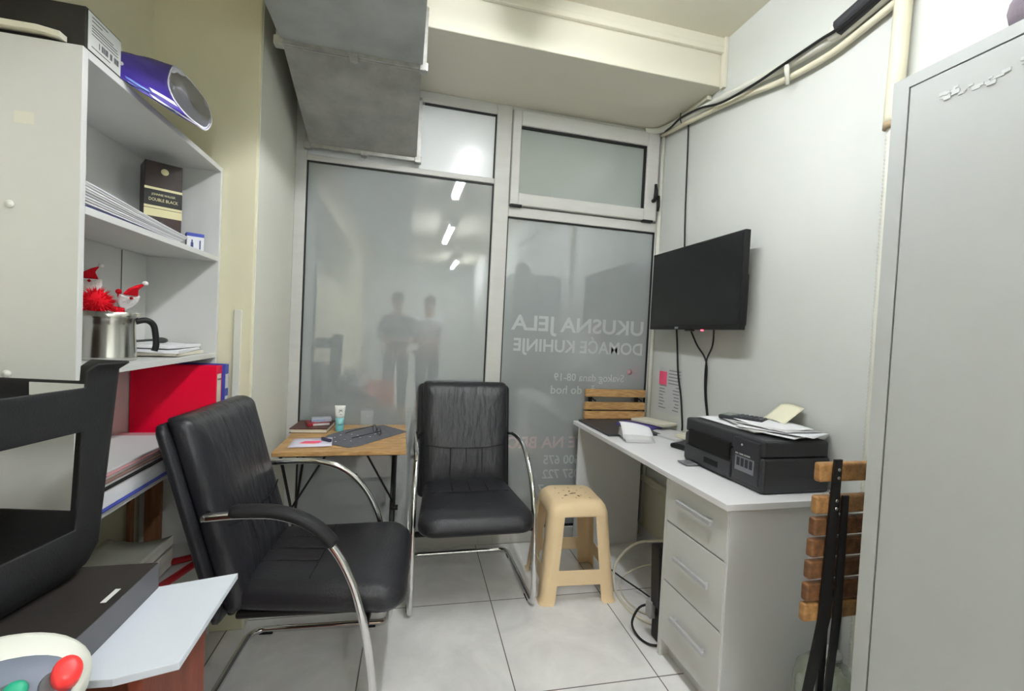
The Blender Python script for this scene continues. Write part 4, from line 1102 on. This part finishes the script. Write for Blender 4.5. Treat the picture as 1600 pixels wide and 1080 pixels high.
# lowest bay
for i, lab in enumerate(('bottom bundle of white paper in the lowest shelf bay', 'middle bundle of white paper in the lowest shelf bay', 'topmost curled bundle of white paper in the lowest shelf bay')):
    b = MB(); b.sheet(lambda u, v: Vector((-.945 + .19 * u, 1.465 + .30 * v, .034 + (.006 + .012 * (i == 2)) * (2 * u - 1) ** 2 + .004 * v)), 10, 4, .030)
    tag(b.build('paper_bundle', mat('mottled_white_paper', (240, 240, 232), .7, var=.08, vscale=5, rgb2=(224, 223, 208)), loc=(.004 * i, -.010 * i, .380 + .0345 * i)), lab, 'paper')
rf = thing('red_tray', 'dark red open frame lying in the lowest shelf bay', 'frame', (-.67, 1.62, .3805))
b = MB(); b.tube([(-.22, .08, .02), (-.02, .18, .02), (.0, .17, .02), (.0, .15, .02), (-.06, -.05, .02)], .012, 8); b.build('rail', M_darkred, rf)

# ------------------------------------------------------------------ left foreground: brown cabinet, board, box, upturned stool
bc_ = thing('brown_cabinet', 'reddish-brown wooden cabinet in left foreground under white board', 'cabinet', (-.50, .87, 0))
b = MB(); b.box((.112, -.09, 0), (.13, .14, .70)); b.build('side_panel', M_redbrown, bc_)
b = MB(); b.box((-.41, -.09, 0), (-.392, .14, .70)); b.build('side_panel', M_redbrown, bc_)
b = MB(); b.box((-.41, -.095, .7001), (.13, .14, .718)); b.build('cabinet_top', M_redbrown, bc_)
b = MB(); b.box((-.3919, .122, .02), (.1119, .14, .70)); b.build('back_panel', M_redbrown, bc_)
b = MB(); b.box((-.3919, -.085, .38), (.1119, .1219, .398)); b.build('inner_shelf', M_redbrown, bc_)
b = MB(); b.box((-.3919, -.09, .0), (.1119, -.075, .06)); b.build('plinth', M_redbrown, bc_)
bd = MB(); bd.prism([(-.443, .992), (-.317, 1.022), (-.314, .765), (-.39, .745), (-.88, .775), (-.88, .97)], .012); tag(bd.build('white_board', M_board, loc=(0, 0, .7184), bevel=.001), 'flat white board lying on the reddish-brown cabinet', 'board')
fb = thing('flat_box', 'flat black box with grey side lying on white board', 'box', (-.53, .87, .7306), math.radians(-1))
b = MB(); b.box((-.36, -.12, 0), (.082, .118, .050)); b.build('box', mat('dark_brown_black_card', (44, 40, 37), .6, var=.2, vscale=30), fb)
b = MB(); b.box((.0822, -.12, .0005), (.0835, .118, .0495)); b.build('grey_side', M_greystrip, fb)
b = MB(); b.box((.06, -.01, .0501), (.068, .03, .0506)); b.build('sticker', M_label, fb)
me2 = stool_body(.335, .352, .385, .039, .116, .287, .080, .082, flare=.010, r_b=.02, r_t=.06)
tk = stool('plastic_stool', 'black plastic stool lying upside down on flat black box', me2, M_blkmatte, (-.722, .862, 1.1685), (PI, 0, math.radians(-11.5)), .005)

bpy.context.view_layer.update()
stk = MB(); stk.box((-.055, -.0008, -.012), (.055, .0008, .012)); stk.build('sticker', M_label, tk, loc=(.065, -.1655, .056), rot=(.02, 0, 0))
# appliance at the bottom left corner on its stand
ap = thing('kitchen_appliance', 'rounded white appliance with green and red buttons at lower left', 'appliance', (-.455, .62, .0))
st_ = thing('side_stand', 'low wooden stand carrying the white appliance at lower left', 'stand', (-.47, .60, 0))
b = MB(); b.box((-.13, -.13, .60), (.13, .13, .62)); b.build('top', M_redbrown, st_)
for sx in (-1, 1):
    for sy in (-1, 1):
        b = MB(); b.box((sx * .11 - .015, sy * .11 - .015, 0), (sx * .11 + .015, sy * .11 + .015, .60)); b.build('leg', M_redbrown, st_)
# superellipsoid body tilted towards the camera
nrm = Vector((.42, -.50, .76)).normalized(); ux = Vector((.80, .60, 0)); ux = (ux - nrm * ux.dot(nrm)).normalized(); uy = nrm.cross(ux)
base_c = Vector((-.008, .0, .800))
def apt(a, c, d): return base_c + ux * a + uy * c + nrm * d
def disc(rx, ry, prof, n=40):
    return [[apt(rx * s * math.cos(2 * PI * k / n), ry * s * math.sin(2 * PI * k / n), d) for k in range(n)] for s, d in prof]
b = MB(); b.loops(disc(.104, .070, ((.5, -.10), (.85, -.09), (.97, -.05), (1.0, -.01), (.985, .012), (.94, .024), (.86, .030), (.5, .034)))); b.build('housing', M_ivory, ap)
def disc2(rx, ry, prof, n=40): return [[apt(.004 + rx * s * math.cos(2 * PI * k / n), -.014 + ry * s * math.sin(2 * PI * k / n), d) for k in range(n)] for s, d in prof]
b = MB(); b.loops(disc2(.080, .046, ((1.0, .024), (1.0, .0345), (.97, .0365), (.5, .037)))); pnl = b.build('control_panel', M_slate, ap)
def knob(a, c, r, h, m, nm, tall=1.0):
    b = MB(); n = 24
    b.loops([[apt(a + r * s * math.cos(2 * PI * k / n), c + tall * r * s * math.sin(2 * PI * k / n), d) for k in range(n)] for s, d in ((1, .036), (1, .036 + h * .7), (.85, .036 + h), (.4, .036 + h * 1.05))]); return b.build(nm, m, pnl)
knob(.026, -.014, .014, .004, M_greystrip, 'button_ring'); knob(.032, -.012, .011, .012, M_green, 'green_button')
knob(.064, -.018, .014, .004, M_greystrip, 'button_ring'); knob(.074, -.014, .014, .022, M_redp, 'red_button', 1.25)
b = MB(); b.box((-.09, -.09, .6203), (.06, .07, .80), bevel=.02, seg=3); b.build('base', M_ivory, ap)
bl = MB(); bl.lathe([(0, 0), (.018, 0), (.018, .19), (.012, .22), (.010, .225), (.010, .245), (0, .245)], (0, 0, 0), 20); tag(bl.build('blue_bottle', mat('blue_bottle', (52, 70, 160), .4, var=.5, vscale=40, rgb2=(190, 196, 226)), loc=(-.45, .815, .3982)), 'small blue bottle inside the reddish-brown cabinet', 'bottle')

# ------------------------------------------------------------------ people behind, mirrored in the panes
def skinned(name, verts, edges, radii, m, parent, sub=2):
    me = bpy.data.meshes.new(name); me.from_pydata(verts, edges, [])
    o = bpy.data.objects.new(name, me); COL.objects.link(o); o.parent = parent
    k = o.modifiers.new('skin', 'SKIN'); k.use_smooth_shade = True
    for v, r_ in zip(me.skin_vertices[0].data, radii): v.radius = (r_, r_)
    me.skin_vertices[0].data[0].use_root = True
    q = o.modifiers.new('sub', 'SUBSURF'); q.levels = sub; q.render_levels = sub
    me.materials.append(m); return o
def person(loc, rz, label, shirt):
    t = thing('person', label, 'person', loc, rz)
    V = [(0, 0, .95), (0, .01, 1.12), (0, .0, 1.32), (0, .0, 1.44), (0, -.01, 1.52), (0, -.02, 1.60), (0, -.015, 1.70)]
    E_ = [(0, 1), (1, 2), (2, 3), (3, 4), (4, 5), (5, 6)]; Rr = [.14, .13, .15, .075, .055, .085, .075]
    for s_ in (-1, 1):
        i = len(V)
        V += [(s_ * .17, 0, 1.38), (s_ * .22, .03, 1.12), (s_ * .14, -.20, 1.06), (s_ * .08, -.27, 1.08)]
        Rr += [.062, .047, .036, .030]; E_ += [(2, i), (i, i + 1), (i + 1, i + 2), (i + 2, i + 3)]
        for f_ in range(5):
            k = len(V); V += [(s_ * (.06 - .012 * f_), -.33 + .004 * f_ ** 2, 1.08 + .006 * f_), (s_ * (.05 - .012 * f_), -.355 + .004 * f_ ** 2, 1.07 + .006 * f_)]
            Rr += [.009, .007]; E_ += [(i + 3, k), (k, k + 1)]
        k = len(V); V += [(s_ * .09, 0, .86), (s_ * .10, -.01, .48), (s_ * .10, .03, .09), (s_ * .11, -.12, .04)]
        Rr += [.085, .058, .042, .035]; E_ += [(0, k), (k, k + 1), (k + 1, k + 2), (k + 2, k + 3)]
    skinned('body', V, E_, Rr, M_skin, t)
    V = [(0, 0, .90), (0, .01, 1.12), (0, 0, 1.34), (0, 0, 1.43)]; E_ = [(0, 1), (1, 2), (2, 3)]; Rr = [.165, .155, .17, .095]
    for s_ in (-1, 1):
        i = len(V); V += [(s_ * .17, 0, 1.38), (s_ * .225, .03, 1.13), (s_ * .18, -.10, 1.09)]; Rr += [.078, .062, .055]; E_ += [(2, i), (i, i + 1), (i + 1, i + 2)]
    skinned('shirt', V, E_, Rr, shirt, t)
    V = [(0, 0, .94)]; E_ = []; Rr = [.16]
    for s_ in (-1, 1):
        i = len(V); V += [(s_ * .09, 0, .84), (s_ * .10, -.01, .48), (s_ * .10, .03, .10)]; Rr += [.10, .075, .062]; E_ += [(0, i), (i, i + 1), (i + 1, i + 2)]
    skinned('trousers', V, E_, Rr, M_trouser, t)
    b = MB(); b.grid(lambda u_, v_: Vector((.092 * math.sin(v_ * 1.75) * math.cos(u_ * 2 * PI), .015 + .10 * math.sin(v_ * 1.75) * math.sin(u_ * 2 * PI), 1.655 + .125 * math.cos(v_ * 1.75))), 20, 8); b.build('hair', M_hair, t)
    b = MB(); b.lathe([(0, -.014), (.013, -.004), (.010, .012), (0, .02)], (0, -.108, 1.635), 10); b.build('nose', M_skin, t)
    for s_ in (-1, 1):
        b = MB(); bmesh.ops.create_icosphere(b.bm, subdivisions=2, radius=.011, matrix=Matrix.Translation((s_ * .032, -.094, 1.658))); b.build('eye', M_inkblk, t)
person((.36, -1.72, 0), math.radians(200), 'person in white work shirt standing behind the camera, mirrored in left pane', M_coat)
person((-.10, -1.45, 0), math.radians(170), 'person in grey shirt standing behind the camera, mirrored beside the white shirt', mat('grey_shirt', (120, 122, 126), .85))
random.seed(4)
for i, (x, y, z, lab) in enumerate(((-.30, -.75, 0, 'orange plastic crate on floor behind the camera, lowest one'), (-.30, -.75, .282, 'orange plastic crate stacked on the lowest crate behind the camera'), (-.52, -1.9, 0, 'orange plastic crate standing alone behind the camera by left wall'))):
    t = thing('crate', lab, 'crate', (x, y, z))
    b = MB()
    for q in (((-.2, -.15, 0), (.2, .15, .01)), ((-.2, -.15, .01), (-.19, .15, .28)), ((.19, -.15, .01), (.2, .15, .28)), ((-.19, -.15, .01), (.19, -.14, .28)), ((-.19, .14, .01), (.19, .15, .28))): b.box(*q)
    b.build('body', M_orange, t)
    b = MB()
    for q in (((-.21, -.16, .255), (.21, -.1505, .28)), ((-.21, .1505, .255), (.21, .16, .28)), ((-.21, -.1505, .255), (-.2005, .1505, .28)), ((.2005, -.1505, .255), (.21, .1505, .28))): b.box(*q)
    b.build('rim', M_orange, t)

# ------------------------------------------------------------------ camera
yaw, pitch, roll = .23901, .02739, .04907
f = Vector((math.sin(yaw) * math.cos(pitch), math.cos(yaw) * math.cos(pitch), -math.sin(pitch)))
r = Vector((math.cos(yaw), -math.sin(yaw), 0)); u = r.cross(f)
c, s = math.cos(roll), math.sin(roll)
r2 = r * c + u * s; u2 = u * c - r * s
cd = bpy.data.cameras.new('camera'); cam = bpy.data.objects.new('camera', cd); COL.objects.link(cam)
cd.sensor_width = 36.0; cd.lens = 694.98 * 36 / 1600; cd.clip_start = .02
m4 = Matrix.Identity(4)
for i in range(3):
    m4[i][0] = r2[i]; m4[i][1] = u2[i]; m4[i][2] = -f[i]
m4[0][3], m4[1][3], m4[2][3] = 0, 0, 1.26
cam.matrix_world = m4
S.camera = cam

# ------------------------------------------------------------------ world and view
w = bpy.data.worlds.new('world'); S.world = w; w.use_nodes = True
w.node_tree.nodes['Background'].inputs['Color'].default_value = (.02, .02, .022, 1)
w.node_tree.nodes['Background'].inputs['Strength'].default_value = 1.0
S.view_settings.view_transform = 'Standard'
S.view_settings.look = 'None'
S.view_settings.gamma = 1.0
S.view_settings.use_curve_mapping = False
S.view_settings.exposure = 1.46
